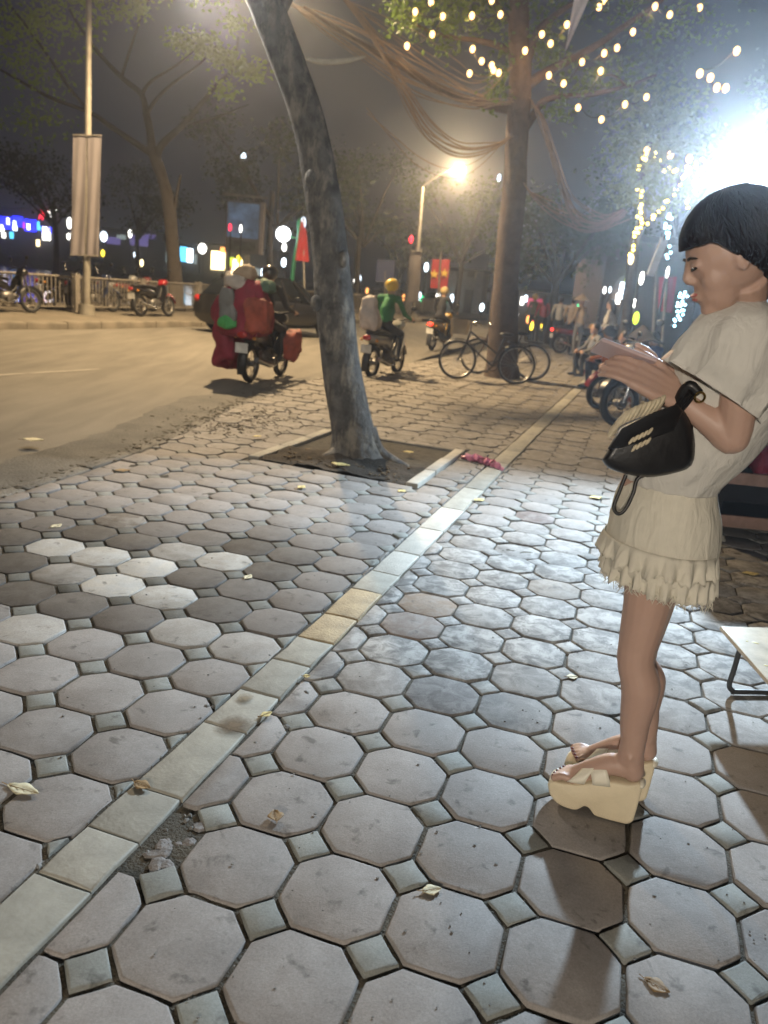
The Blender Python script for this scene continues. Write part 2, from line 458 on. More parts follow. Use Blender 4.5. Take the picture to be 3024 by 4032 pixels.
joints = [(gnd(x, y) - SO).dot(SD) for x, y in [(95, 1890), (200, 1790), (290, 1695), (450, 1560), (530, 1490), (600, 1425), (645, 1375), (705, 1325), (765, 1272), (800, 1232), (850, 1190), (905, 1140), (950, 1095), (1000, 1052)]]
joints = [joints[0] - 1.6, joints[0] - 1.2, joints[0] - .8, joints[0] - .4] + joints
while joints[-1] < 22: joints.append(joints[-1] + random.uniform(.55, .72))
for i in range(len(joints) - 1):
    l = joints[i + 1] - joints[i]; c = SO + SN * (SW / 2) + SD * (joints[i] + l / 2)
    m = STONE[i % 3] if i < 10 or i > 14 else STONE[1]
    if i in (10, 11): m = STONE_T
    if i in (13, 14, 15): m = STONE_P
    worn_stone('border_stone', c, SN, SD, SW, l - .007, .004 + random.uniform(-.002, .003), m, pavement)
# uneven soil packed into the joints
mb = MB(); nx_, ny_ = 250, 236
for j in range(ny_ + 1):
    for i in range(nx_ + 1):
        p = Vector((-2.1 + i * .021, .9 + j * .021, 0)); mb.v.append(Vector((p.x, p.y, -.0105 + .0075 * noise.noise(p * 7) + .0035 * noise.noise(p * 31))))
for j in range(ny_):
    for i in range(nx_):
        k = j * (nx_ + 1) + i; q = mb.v[k]
        if q.x < -2.48 + (q.y - 4.8) * .15 + .16 or (q - PIT_C).length < 1.35: continue
        mb.face([k, k + 1, k + nx_ + 2, k + nx_ + 1])
tag(mb.build('joint_soil', mat('packed joint soil', (.060, .052, .038), .95, var=.6, scale=5, bump=.6, bscale=120), pavement), kind='stuff')
# lumps of the smashed pavers
M_lump = mat('broken paver lump', (.19, .175, .165), .85, var=.3, scale=20, bump=.5, bscale=60)
for c in BROKEN:
    for k in range(16):
        p = c + SD * random.uniform(-.10, .10) + SN * random.uniform(-.035, .03); s_ = (p - SO).dot(SN)
        if s_ < SW + .03: p += SN * (SW + .03 - s_)
        r = random.uniform(.006, .022); me_ = MB(); me_.ball((0, 0, 0), (r * random.uniform(.9, 1.7), r * random.uniform(.8, 1.3), r * .3), 7, 4, Matrix.Rotation(random.uniform(0, 6), 3, 'Z'))
        me_.v = [v + v.normalized() * r * .35 * noise.noise(v * 60 + Vector((k, c.x * 9, 0))) for v in me_.v]
        o = me_.build('broken_piece', M_lump, pavement, False); o.location = (p.x, p.y, -.007)
# a smashed paver filled with rubble beside the strip, and small cement crumbs along it
M_rub = mat('broken concrete crumbs', (.17, .165, .155), .9, var=.4, scale=30, bump=.5)
mb = MB()
for i in range(240):
    t = random.uniform(.1, 3.6); s_ = SW + .02 + abs(random.gauss(0, .05)) if random.random() < .7 else -.015 - abs(random.gauss(0, .012))
    c = SO + SD * t + SN * s_; r = random.uniform(.002, .009) * (1.4 if random.random() < .12 else 1)
    mb.ball((c.x, c.y, -.012 + r * .5), (r * random.uniform(.7, 1.6), r * random.uniform(.7, 1.4), r * .8), 5, 3, Matrix.Rotation(random.uniform(0, 6), 3, 'Z'))
for i in range(500):
    y_ = random.uniform(1.1, 6); x_ = random.uniform(-.5, .6) * y_ + .1; r = random.uniform(.0012, .004)
    mb.ball((x_, y_, r * .3), (r * random.uniform(.7, 1.8), r, r * .6), 5, 3)
tag(mb.build('concrete_crumbs', M_rub, pavement, False), kind='stuff')

# ---------------------------------------------------------------- near kerb stones
M_kerb = mat('weathered kerb stone', (.15, .14, .12), .85, var=.35, scale=5, bump=.6, bscale=50)
kerb = tag(MB().box((0, 0, -.5), (.01, .01, .01)).build('kerb', M_kerb), kind='structure'); kerb.location = KERB[6] + Vector((0, 0, -.2))
bpy.context.view_layer.update()
acc = [0]
for i in range(len(KERB) - 1): acc.append(acc[-1] + (KERB[i + 1] - KERB[i]).length)
def on_kerb(s, K=KERB, A_=acc):
    for i in range(len(K) - 1):
        if s <= A_[i + 1]: return K[i].lerp(K[i + 1], (s - A_[i]) / (A_[i + 1] - A_[i]))
    return K[-1]
s = 3.0
while s < 24:
    l = random.uniform(.55, .85); a, b_ = on_kerb(s), on_kerb(s + l); d = (b_ - a).normalized(); nr = Vector((d.y, -d.x, 0))
    if random.random() > .08 or s < 5:
        o = worn_stone('kerb_stone', (a + b_) / 2 + nr * (.062 + random.uniform(-.008, .008)), nr, d, .118, (b_ - a).length - .012, random.uniform(-.012, .004), M_kerb, None, z0=-.12, jit=.008, bev=.014)
        loc = o.location.copy(); o.parent = kerb; o.location = loc - kerb.location
    s += l
# soil and dry litter gathered along the kerb and at the dug up patch behind the pit
mb = MB()
for i in range(1500):
    if random.random() < .55:
        s = random.uniform(5.5, 15); p = on_kerb(s) + Vector((random.gauss(-.05, .09), random.gauss(0, .08), 0)); z = -.05 if p.x < on_kerb(s).x else .001
    else:
        p = gnd(520, 905) + Vector((random.gauss(0, .28), random.gauss(0, .55), 0)); z = .001
    r = random.uniform(.004, .02)
    mb.ball((p.x, p.y, z), (r, r * random.uniform(.6, 1.6), r * .3), 6, 3, Matrix.Rotation(random.uniform(0, 6), 3, 'Z'))
tag(mb.build('kerbside_dirt', mat('dark soil and litter', (.085, .070, .050), .95, var=.5, scale=20, bump=.5), None, False), 'dark dirt and litter gathered along the near kerb', 'dirt', kind='stuff')

# ---------------------------------------------------------------- tree pit
pit = thing('tree_pit', 'square earth tree pit edged with pale stones at the foot of the leaning tree', 'tree pit', PIT_C)
mb = MB(); N_ = 26
for i in range(N_ + 1):
    for j in range(N_ + 1):
        p = PIT[0].lerp(PIT[3], i / N_).lerp(PIT[1].lerp(PIT[2], i / N_), j / N_)
        r = (p - Vector((-.29, 6.85, 0))).length
        z = .01 + .07 * math.exp(-(r / .34) ** 2) - .10 * max(0, min(1, (j / N_ - .35) / .3)) + .03 * noise.noise(p * 5) + .018 * noise.noise(p * 17)
        mb.v.append(p - PIT_C + Vector((0, 0, z)))
for i in range(N_):
    for j in range(N_): k = i * (N_ + 1) + j; mb.face([k, k + N_ + 1, k + N_ + 2, k + 1])
mb.build('soil', mat('dry dark soil', (.032, .024, .016), .95, var=.5, scale=12, bump=.8, bscale=50), pit)
lt_ = MB()
for i in range(420):
    q = PIT[0].lerp(PIT[3], random.uniform(.03, .97)).lerp(PIT[1].lerp(PIT[2], random.random()), random.uniform(.02, .9)) - PIT_C; r = random.uniform(.006, .026)
    lt_.ball(q + Vector((0, 0, .02 - .08 * max(0, min(1, ((q + PIT_C - PIT[0]).dot(SD) / 1.66 - .35) / .3)))), (r, r * random.uniform(.4, 1.2), r * .35), 6, 3, Matrix.Rotation(random.uniform(0, 6), 3, 'Z') @ Matrix.Rotation(random.uniform(-.6, .6), 3, 'X'))
tag(lt_.build('leaf_litter', mat('brown leaf litter', (.10, .07, .04), .9, var=.6, scale=9), pit, False), kind='stuff')
def pit_edge(a, b_, out, w, nst, m, h=.012):
    d = (b_ - a); L_ = d.length / nst; d.normalize()
    for i in range(nst):
        c = a + d * (L_ * (i + .5)) + out * (w / 2)
        o = worn_stone('edging_stone', c, d, out, L_ - .008, w, h + random.uniform(-.004, .004), m, None, z0=-.1, jit=.004, bev=.008)
        o.parent = pit; o.location = c - PIT_C
pit_edge(PIT[0], PIT[1], SN, .1, 3, STONE_P, .03)
pit_edge(PIT[2], PIT[3], -SN, .1, 3, STONE[1], .02)
pit_edge(PIT[1], PIT[2], SD, .05, 3, M_kerb, .008)

# ---------------------------------------------------------------- far pavement across the road
M_fp = mat('dusty far pavement', (.16, .14, .11), .9, var=.25, scale=1.2, bump=.4)
M_fk = mat('far kerb stone', (.17, .15, .12), .9, var=.4, scale=1.5, bump=.4)
mb = MB()
for i, p in enumerate(FARK):
    mb.v += [p + Vector((0, 0, .09)), p + Vector((-4.6, 1.9, .09))]
for i in range(len(FARK) - 1): mb.face([2 * i + 1, 2 * i, 2 * i + 2, 2 * i + 3])
tag(mb.build('far_pavement', M_fp, None, False), kind='structure')
fk = tag(MB().box((0, 0, -.5), (.01, .01, .01)).build('far_kerb', M_fk), kind='structure'); fk.location = FARK[9] + Vector((0, 0, -.3))
facc = [0]
for i in range(len(FARK) - 1): facc.append(facc[-1] + (FARK[i + 1] - FARK[i]).length)
s = 12.0
while s < 46:
    l = 1.0; a, b_ = on_kerb(s, FARK, facc), on_kerb(s + l, FARK, facc); d = (b_ - a).normalized(); nr = Vector((d.y, -d.x, 0))
    c = (a + b_) / 2 + nr * .05
    o = worn_stone('kerb_stone', c, nr, d, .2, l - .02, .1 + random.uniform(-.015, .01), M_fk, None, z0=-.12, jit=.01, bev=.03)
    o.parent = fk; o.location = c - fk.location
    s += l
# lake behind the railing
mw = mat('still dark lake water', (.004, .006, .012), .12, var=.1, bump=.15, bscale=1.5)
mb = MB(); mb.quad((-260, 20, -.1), (-10.0, 15, -.1), (-4.5, 36, -.1), (6, 82, -.1), (-260, 82, -.1)); tag(mb.build('water', mw, None, False), kind='structure')
# ================================================================ LAMPS AND POLES
M_pole = mat('galvanised grey pole', (.28, .26, .22), .55, metal=.3, var=.3, scale=4)
M_dark = mat('dark metal', (.03, .03, .032), .5, metal=.6)
M_green = mat('green painted post', (.02, .20, .10), .45)
def lamp_light(parent, loc, power, color, radius=.12, spot=None, aim=None, blend=.6):
    d = bpy.data.lights.new('lamp_light', 'SPOT' if spot else 'POINT'); d.energy = power; d.color = color; d.shadow_soft_size = radius
    if spot: d.spot_size = spot; d.spot_blend = blend
    o = bpy.data.objects.new('lamp_light', d); col.objects.link(o); o.parent = parent; o.location = loc
    if aim is not None: o.rotation_euler = Vector(aim).to_track_quat('-Z', 'Y').to_euler()
    return o
def street_lamp(label, base, top, head, power, color, r=.075, glowname='lamp_warm', spot=None):
    """pole from base to top, arm out to the lamp head"""
    base, top, head = Vector(base), Vector(top), Vector(head)
    t = thing('street_lamp', label, 'street lamp', base, group='street lamps')
    MB().tube([Vector((0, 0, 0)), Vector((0, 0, .25))], [r * 2.2, r * 2.0], 12).build('base', M_pole, t)
    MB().tube([Vector((0, 0, .25)), (top - base) * .5, top - base], [r, r * .85, r * .6], 12).build('pole', M_pole, t)
    a, h = top - base, head - base
    MB().tube(smooth_path([a, a.lerp(h, .4) + Vector((0, 0, .12)), h + Vector((0, 0, .09))], 5), r * .45, 8).build('arm', M_pole, t)
    d = (h - a); d.z = 0; d.normalize(); rz = math.atan2(d.y, d.x)
    hm = MB(); rot = Matrix.Rotation(rz, 3, 'Z')
    hm.ball(h + Vector((0, 0, .07)), (.34, .15, .09), 14, 8, rot); lh = hm.build('lamp_head', M_pole, t)
    MB().ball(h, (.24, .11, .07), 14, 8, rot).build('bulb', glow(glowname, color, 60), t)
    if power: lamp_light(t, h + Vector((0, 0, -.13)), power, color, .12, spot, Vector((0, 0, -1)) if spot else None)
    return t
WARM = (1, .72, .40); WHITE = (1, .93, .82); COOL = (.80, .90, 1.0)
pb = at(187, 683, 20.0); pb.z = .09
street_lamp('tall pale street lamp pole carrying the long white banner across the road', pb, (at(193, -60, 20.0).x, 20.0, 8.0), (-3.7, 17.4, 8.3), 11000, WARM, .095, spot=R(150))
lb = at(893, 655, 38); lb.z = .09
street_lamp('grey street lamp with a bright lit head over the far end of the road', lb, at(913, 402, 38), at(993, 361, 37), 3200, WARM, .11, 'lamp_bright')
# unseen fill lamp added behind the camera to brighten the near sides
street_lamp('added fill lamp on a short post behind the photographer', (-1.6, -4.4, 0), (-1.6, -4.4, 2.35), (-1.3, -4.2, 2.4), 1250, (1, .89, .74), .05, 'lamp_fill')
# lamp bracketed to the leaning tree, just above the picture
tb_ = at(548, -66, 6.85); th = at(455, -75, 7.3)
t = thing('tree_lamp', 'lamp bracketed to the leaning trunk above the picture', 'lamp', tb_)
MB().tube(smooth_path([(0, 0, 0), (th - tb_) * .5 + Vector((0, 0, .12)), th - tb_ + Vector((0, 0, .06))], 4), .025, 8).build('bracket', M_pole, t)
MB().ball(th - tb_ + Vector((0, 0, .05)), (.26, .14, .08), 14, 8).build('lamp_head', M_pole, t)
MB().ball(th - tb_, (.18, .10, .06), 14, 8).build('bulb', glow('lamp_near', WHITE, 60), t)
lamp_light(t, th - tb_ + Vector((0, 0, -.1)), 300, WHITE, .1)
# globe lamp on a green post
gp = at(626, 700, 27.5); gp.z = .09
t = thing('globe_lamp_post', 'green curved post with a glowing white globe beside the red flag', 'lamp post', gp)
topg = at(650, 472, 27.5) - gp
MB().tube(smooth_path([Vector((0, 0, 0)), Vector((0, 0, 1.6)), topg * .82, topg + Vector((-.05, 0, -.12)), topg + Vector((.12, 0, 0))], 5), .07, 10).build('post', M_green, t)
gg = at(612, 506, 27.5) - gp
MB().tube([topg * .8, gg + Vector((0, 0, .0))], .03, 8).build('arm', M_green, t)
MB().ball(gg, .24, 16, 12).build('globe', glow('globe_glow', (.95, .98, 1), 14), t)
MB().ball(at(655, 482, 27.4) - gp, (.09, .09, .2), 10, 8).build('small_globe', glow('globe_dim', (.7, .82, 1), 2.2), t)
# floodlight
fl = Vector((3.19, 8.0, 2.83)); fb = Vector((3.75, 8.1, 0))
aim = (Vector((.3, 1.4, 0.2)) - fl).normalized()
t = thing('floodlight', 'dazzling white floodlight on a slim stand beside the standing woman', 'floodlight', fb)
MB().tube([(0, 0, 0), (0, 0, 3.0)], .025, 8).tube([(-.3, -.3, 0), (.3, .3, 0)], .02, 6).tube([(-.3, .3, 0), (.3, -.3, 0)], .02, 6).build('stand', M_dark, t)
MB().tube([(0, 0, 2.86), fl - fb - aim * .05], .02, 8).build('arm', M_dark, t)
u_, w_ = basis(aim); rot = Matrix((u_, w_, aim)).transposed()
MB().box(fl - fb - aim * .06, (.18, .31, .1), rot).build('housing', M_dark, t, False)
MB().box(fl - fb, (.15, .27, .012), rot).build('lens', glow('flood_lens', COOL, 90), t, False)
lamp_light(t, fl - fb + aim * .14, 3900, (.66, .84, 1.0), .10, R(104), aim, 1.0)

# ================================================================ BANNERS, FLAGS, SIGNS
M_ban = mat('pale printed banner cloth', (.21, .19, .20), .8, var=.12, scale=2)
M_ban2 = mat('grey banner cloth', (.22, .19, .18), .8, var=.2, scale=2)
M_red = mat('red flag cloth', (.42, .018, .02), .7, var=.15, scale=3)
M_gold = mat('golden flag star', (.75, .5, .05), .6)
def cloth(name, a, b, c, d, m, parent=None, nx=8, ny=10, amp=.03, loc=Vector((0, 0, 0)), th=.008):
    """wavy sheet with thickness; a,b upper corners, c,d lower corners"""
    mb = MB(); a, b, c, d = [Vector(q) - loc for q in (a, b, c, d)]
    nrm = (b - a).cross(c - a).normalized()
    for side in (0, 1):
        for j in range(ny + 1):
            for i in range(nx + 1):
                p = a.lerp(b, i / nx).lerp(c.lerp(d, i / nx), j / ny)
                w = amp * (math.sin(i / nx * 9 + j * .35) * .6 + noise.noise(p * 2.2) * .8) * (.3 + .7 * j / ny)
                mb.v.append(p + nrm * (w + side * th))
    W = nx + 1; S_ = W * (ny + 1)
    for j in range(ny):
        for i in range(nx):
            k = j * W + i; mb.face([k, k + 1, k + W + 1, k + W]); mb.face([S_ + k, S_ + k + W, S_ + k + W + 1, S_ + k + 1])
    edge = [i for i in range(W)] + [j * W + nx for j in range(1, ny + 1)] + [ny * W + i for i in range(nx - 1, -1, -1)] + [j * W for j in range(ny - 1, 0, -1)]
    for q in range(len(edge)):
        e, f = edge[q], edge[(q + 1) % len(edge)]; mb.face([e, f, f + S_, e + S_])
    return mb.build(name, m, parent)
# long white banner, one panel each side of the lamp pole
t = thing('vertical_banner', 'long pale double banner hung on the tall lamp pole at left', 'banner', at(186, 560, 19.9))
L0 = t.location.copy()
cloth('banner_panel', at(158, 290, 19.9), at(186, 290, 19.9), at(152, 550, 19.9), at(182, 552, 19.9), M_ban, t, loc=L0)
cloth('banner_panel', at(190, 291, 19.9), at(219, 291, 19.9), at(187, 553, 19.9), at(213, 556, 19.9), M_ban, t, loc=L0)
for yy in (291, 551):
    MB().tube([at(156 if yy < 400 else 151, yy, 19.88) - L0, at(220 if yy < 400 else 214, yy + 2, 19.88) - L0], .012, 6).build('cross_bar', M_pole, t)
t = thing('vertical_banner', 'narrow grey banner on the far lamp pole', 'banner', at(893, 655, 37.8)); L0 = t.location.copy()
cloth('banner_panel', at(886, 542, 37.8), at(911, 543, 37.8), at(879, 652, 37.8), at(905, 653, 37.8), M_ban2, t, loc=L0)
MB().tube([at(884, 542, 37.78) - L0, at(913, 542, 37.78) - L0], .02, 6).build('cross_bar', M_pole, t)
def star(c, r, u, w):
    mb = MB(); P = []
    for k in range(10):
        a = math.pi / 2 + k * math.pi / 5; q = r if k % 2 == 0 else r * .4
        P.append(c + u * (q * math.cos(a)) + w * (q * math.sin(a)))
    mb.quad(*P); return mb
# red banner with gold emblem on a pole, far
t = thing('red_banner', 'red banner with golden emblems on a pale pole down the road', 'banner', (at(948, 648, 43).x, 43, .0)); L0 = t.location.copy()
cloth('banner_panel', at(934, 560, 43), at(972, 560, 43), at(929, 622, 43), at(966, 624, 43), M_red, t, loc=L0, amp=.05)
MB().tube([(0, 0, 0), at(953, 542, 42.8) - L0], .05, 8).build('pole', M_pole, t)
U3, W3 = Vector((1, 0, 0)), Vector((0, 0, 1))
star(at(938, 592, 42.8) - L0, .26, U3, W3).build('emblem', M_gold, t, False); star(at(960, 590, 42.8) - L0, .26, U3, W3).build('emblem', M_gold, t, False)
# red flag on the green post
t = thing('red_flag', 'plain red flag hanging beside the green globe lamp post', 'flag', at(662, 640, 26.8)); t.location.z = .09; L0 = t.location.copy()
MB().tube([(0, 0, 0), at(655, 470, 26.8) - L0], .025, 8).build('pole', mat('pale flag pole', (.4, .37, .33), .6), t)
cloth('flag_cloth', at(650, 474, 26.75), at(662, 500, 26.75), at(638, 562, 26.75), at(668, 566, 26.75), M_red, t, loc=L0, amp=.06)
# hanging pale cloth strip in the lit tree
t = thing('pale_flag', 'pale pinkish flag hanging down through the bulb lit branches', 'flag', at(1222, 112, 12)); L0 = t.location.copy()
cloth('flag_cloth', at(1246, -30, 12), at(1284, -30, 12), at(1220, 110, 12), at(1226, 104, 12), mat('pale pink flag', (.85, .76, .75), .7, var=.1, scale=5), t, loc=L0, amp=.06, ny=16)
# billboard
bb = at(530, 640, 31); bb.z = .0
t = thing('billboard', 'dark framed advertising board on a post by the lake', 'billboard', bb); L0 = bb.copy()
MB().box((0, 0, (at(533, 550, 31) - L0).z / 2), (.16, .16, (at(533, 550, 31) - L0).z)).build('post', M_pole, t, False)
c0 = (at(490, 432, 31), at(572, 436, 31), at(489, 545, 31), at(568, 550, 31)); cen = sum(c0, Vector()) / 4 - L0
wd = (c0[1] - c0[0]).length; ht = (c0[0] - c0[2]).length
MB().box(cen, (wd, .22, ht)).build('board', mat('board casing', (.10, .09, .085), .6), t, False)
def poster_mat():
    m = mat('faded night poster', (.035, .06, .10), .4, var=.9, scale=2.2); b = m.node_tree.nodes['Principled BSDF']
    m.node_tree.links.new(b.inputs['Base Color'].links[0].from_socket, b.inputs['Emission Color']); b.inputs['Emission Strength'].default_value = .9; return m   # backlit poster
MB().box(cen + Vector((-.06, -.125, ht * .12)), (wd * .82, .03, ht * .66)).build('poster', poster_mat(), t, False)
MB().box(cen + Vector((-.06, -.128, -ht * .36)), (wd * .72, .03, ht * .18)).build('caption_strip', mat('caption strip', (.05, .055, .045), .5, var=.8, scale=5), t, False)
MB().box(cen + Vector((wd * .455, -.13, 0)), (wd * .09, .05, ht)).build('side_trim', mat('pale board trim', (.30, .25, .22), .6), t, False)
MB().box(cen + Vector((0, -.3, ht * .58)), (wd * 1.15, .1, .07)).build('top_bar', M_pole, t, False)
for dx in (-.3, .3): MB().tube([cen + Vector((dx, -.3, ht * .58)), cen + Vector((dx, 0, ht * .5))], .02, 6).build('bracket', M_pole, t)
# small blue sign further on
t = thing('blue_sign', 'small dim blue sign board behind the leaning tree', 'sign', at(832, 650, 44)); t.location.z = 0; L0 = t.location.copy()
c_ = at(832, 586, 44) - L0
MB().box(c_, (.95, .08, 1.15)).build('board', mat('dull blue board', (.045, .06, .16), .6), t, False)
MB().tube([(0, 0, 0), c_], .05, 8).build('post', M_pole, t)

# ================================================================ FENCE ON THE FAR PAVEMENT
M_fence = mat('weathered grey railing', (.20, .18, .155), .8, var=.3, scale=3)
FP = [Vector(p + (.09,)) for p in [(-12.4, 11.5), (-10.6, 15.6), (-9.35, 18.3), (-8.4, 20.6), (-7.55, 23.2), (-6.75, 26.4), (-5.2, 31), (-2.6, 38), (1.8, 50)]]
fence = thing('railing', 'long grey lakeside railing of thin upright bars behind the parked motorbikes', 'railing', FP[3]); F0 = FP[3]
FH = .86
pts = []
for i in range(len(FP) - 1):
    nseg = max(1, round((FP[i + 1] - FP[i]).length / 2.2))
    for k in range(nseg): pts.append(FP[i].lerp(FP[i + 1], k / nseg))
pts.append(FP[-1])
bars = MB()
for i, p in enumerate(pts):
    MB().box(p - F0 + Vector((0, 0, .47)), (.16, .16, .94), Matrix.Rotation(R(-22), 3, 'Z')).build('post', M_fence, fence, False)
    if i < len(pts) - 1:
        q = pts[i + 1]
        for z in (.12, FH): MB().tube([p - F0 + Vector((0, 0, z)), q - F0 + Vector((0, 0, z))], .03 if z > .5 else .022, 6).build('rail', M_fence, fence)
        n_ = int((q - p).length / .13)
        for k in range(1, n_):
            c = p.lerp(q, k / n_) - F0; bars.box(c + Vector((0, 0, FH / 2 + .05)), (.025, .025, FH - .1))
tag(bars.build('bars', M_fence, fence, False), kind='stuff')
M_rope = mat('slack rope', (.25, .23, .2), .8)
rp = MB(); a = at(395, 630, 24.4) - F0; b_ = at(500, 640, 26.2) - F0
rp.tube([a.lerp(b_, k / 10) + Vector((0, 0, -.16 * math.sin(math.pi * k / 10))) for k in range(11)], .014, 6).build('slack_chain', M_rope, fence)

# ================================================================ TREES
M_bark1 = mat('mottled grey bark', (.13, .122, .112), .9, var=.6, scale=7, bump=1.0, bscale=22)
M_bark2 = mat('brown bark', (.075, .052, .038), .9, var=.4, scale=7, bump=.9, bscale=30)
M_bark3 = mat('dusty bark', (.055, .046, .040), .9, var=.35, scale=5, bump=.8, bscale=25)
def lichen(m):
    nt = m.node_tree; N, L = nt.nodes, nt.links; b = N['Principled BSDF']; src = b.inputs['Base Color'].links[0].from_socket
    geo = N.new('ShaderNodeNewGeometry'); mp = N.new('ShaderNodeMapping'); mp.inputs['Scale'].default_value = (7, 7, 2.6)
    n = N.new('ShaderNodeTexNoise'); n.inputs['Scale'].default_value = 1.3; n.inputs['Detail'].default_value = 7; n.inputs['Roughness'].default_value = .7
    L.new(geo.outputs['Position'], mp.inputs[0]); L.new(mp.outputs[0], n.inputs['Vector'])
    r = N.new('ShaderNodeMapRange'); r.inputs[1].default_value = .50; r.inputs[2].default_value = .64; r.inputs[4].default_value = .8; L.new(n.outputs[0], r.inputs[0])
    x = N.new('ShaderNodeMix'); x.data_type = 'RGBA'; L.new(r.outputs[0], x.inputs[0]); L.new(src, x.inputs[6]); x.inputs[7].default_value = (.36, .32, .26, 1)
    L.new(x.outputs[2], b.inputs['Base Color'])
lichen(M_bark1)
def leaf_mat(name, c):
    m = mat(name, c, .55, var=.45, scale=3, spec=.4)
    b = m.node_tree.nodes['Principled BSDF']; b.inputs['Subsurface Weight'].default_value = 0
    tr = m.node_tree.nodes.new('ShaderNodeBsdfTranslucent'); tr.inputs[0].default_value = (c[0] * 1.4, c[1] * 1.5, c[2], 1)
    ad = m.node_tree.nodes.new('ShaderNodeMixShader'); ad.inputs[0].default_value = .35
    out = m.node_tree.nodes['Material Output']; L = m.node_tree.links
    L.new(b.outputs[0], ad.inputs[1]); L.new(tr.outputs[0], ad.inputs[2]); L.new(ad.outputs[0], out.inputs[0]); return m
M_leaf = leaf_mat('tree leaves', (.085, .13, .03)); M_leafy = leaf_mat('leaves with painted lamplight', (.24, .34, .07)); M_leafd = leaf_mat('dark dense leaves', (.035, .06, .028))  # middle one is brightened to paint lamplight into the lakeside crown
def limb(mb, pts, r0, r1, n=10, sub=4, rough=.12, flare=0):
    P = smooth_path(pts, sub); m = len(P); rad = []
    for i, p in enumerate(P):
        t = i / (m - 1); r = lerp(r0, r1, t ** .8) * (1 + rough * noise.noise(p * 1.7))
        if flare: r *= 1 + flare * math.exp(-t * 16)
        rad.append(r)
    mb.tube(P, rad, n)
def leaves(mb, c, rad, n, size, rnd, droop=.4, clump=5):
    c = Vector(c); rad = rad if hasattr(rad, '__len__') else (rad,) * 3
    k = 0
    while k < n:
        d = Vector((rnd.gauss(0, 1), rnd.gauss(0, 1), rnd.gauss(0, 1))); d.normalize(); r = rnd.random() ** .45
        tw = c + Vector((d.x * rad[0] * r, d.y * rad[1] * r, d.z * rad[2] * r))
        for q in range(clump):
            p = tw + Vector((rnd.gauss(0, 1), rnd.gauss(0, 1), rnd.gauss(0, 1))) * size * .8
            u = Vector((rnd.gauss(0, 1), rnd.gauss(0, 1), rnd.gauss(0, .6) - droop)).normalized()
            w = u.cross(Vector((rnd.gauss(0, 1), rnd.gauss(0, 1), rnd.gauss(0, 1)))).normalized()
            s = size * rnd.uniform(.6, 1.3); up = u.cross(w) * s * .12
            b = len(mb.v); mb.v += [p, p + u * s * .5 + w * s * .3 + up, p + u * s, p + u * s * .5 - w * s * .3 + up]
            mb.face([b, b + 1, b + 2, b + 3]); k += 1
def tree(name, label, base, limbs, bark, crowns, leafm, seed=1, leafsize=.09, group=None, n=12):
    """limbs: list of (world points, r0, r1, flare); crowns: (centre, radii, count)"""
    t = thing(name, label, 'tree', base, group=group); B = Vector(base); rnd = random.Random(seed)
    for i, (pts, r0, r1, fl_) in enumerate(limbs):
        mb = MB(); limb(mb, [Vector(p) - B for p in pts], r0, r1, n if i == 0 else 8, 5 if i == 0 else 4, flare=fl_)
        mb.build('trunk' if i == 0 else 'limb', bark, t)
    if crowns:
        mb = MB()
        for c, r, k in crowns: leaves(mb, Vector(c) - B, r, k, leafsize, rnd)
        tag(mb.build('crown', leafm, t, False), kind='stuff')
    return t
# leaning tree in the pit
Y1 = 6.85
tp = [(-.285, 6.86, -.04), at(762, 930, Y1), at(738, 800, Y1), at(722, 650, Y1), at(708, 500, Y1), at(690, 380, Y1), at(668, 270, Y1), at(632, 160, Y1), at(590, 50, Y1), at(545, -70, Y1), at(505, -220, Y1)]
t1 = tree('leaning_tree', 'mottled grey leaning trunk rising from the earth pit', (-.285, 6.86, -.04), [
    (tp, .168, .125, 1.0),
    ([tp[-3], at(640, -40, 6.9), at(760, -180, 7.2), at(900, -300, 7.6)], .07, .03, 0),
    ([tp[-2], at(430, -160, 6.4), at(250, -320, 6)], .07, .03, 0)],
    M_bark1, [(at(420, -330, 6.2), (1.1, 1.0, .5), 1400), (at(800, -340, 7.4), (1.1, 1, .5), 1400), (at(560, -420, 6.8), (1, 1, .5), 1000)], M_leaf, 3, .085, n=20)
rt = MB()
for a_, l_, r_ in ((-2.6, .46, .075), (-.25, .52, .085), (.5, .36, .07), (-1.5, .33, .08), (2.3, .4, .07), (3.6, .34, .06)):
    d = Vector((math.cos(a_), math.sin(a_), 0))
    rt.tube(smooth_path([d * .06 + Vector((0, 0, .30)), d * .17 + Vector((0, 0, .13)), d * l_ * .65 + Vector((0, 0, .055)), d * l_ + Vector((0, 0, .0))], 4), [r_ * (1.15 - .065 * i) for i in range(13)], 9)
rt.build('roots', M_bark1, t1)
# branch stubs / knots
for x, y in ((683, 655), (672, 385), (742, 560)):
    p = at(x, y, Y1 - .12) - t1.location; MB().ball(p, (.05, .06, .07), 8, 6).build('knot', M_bark1, t1)
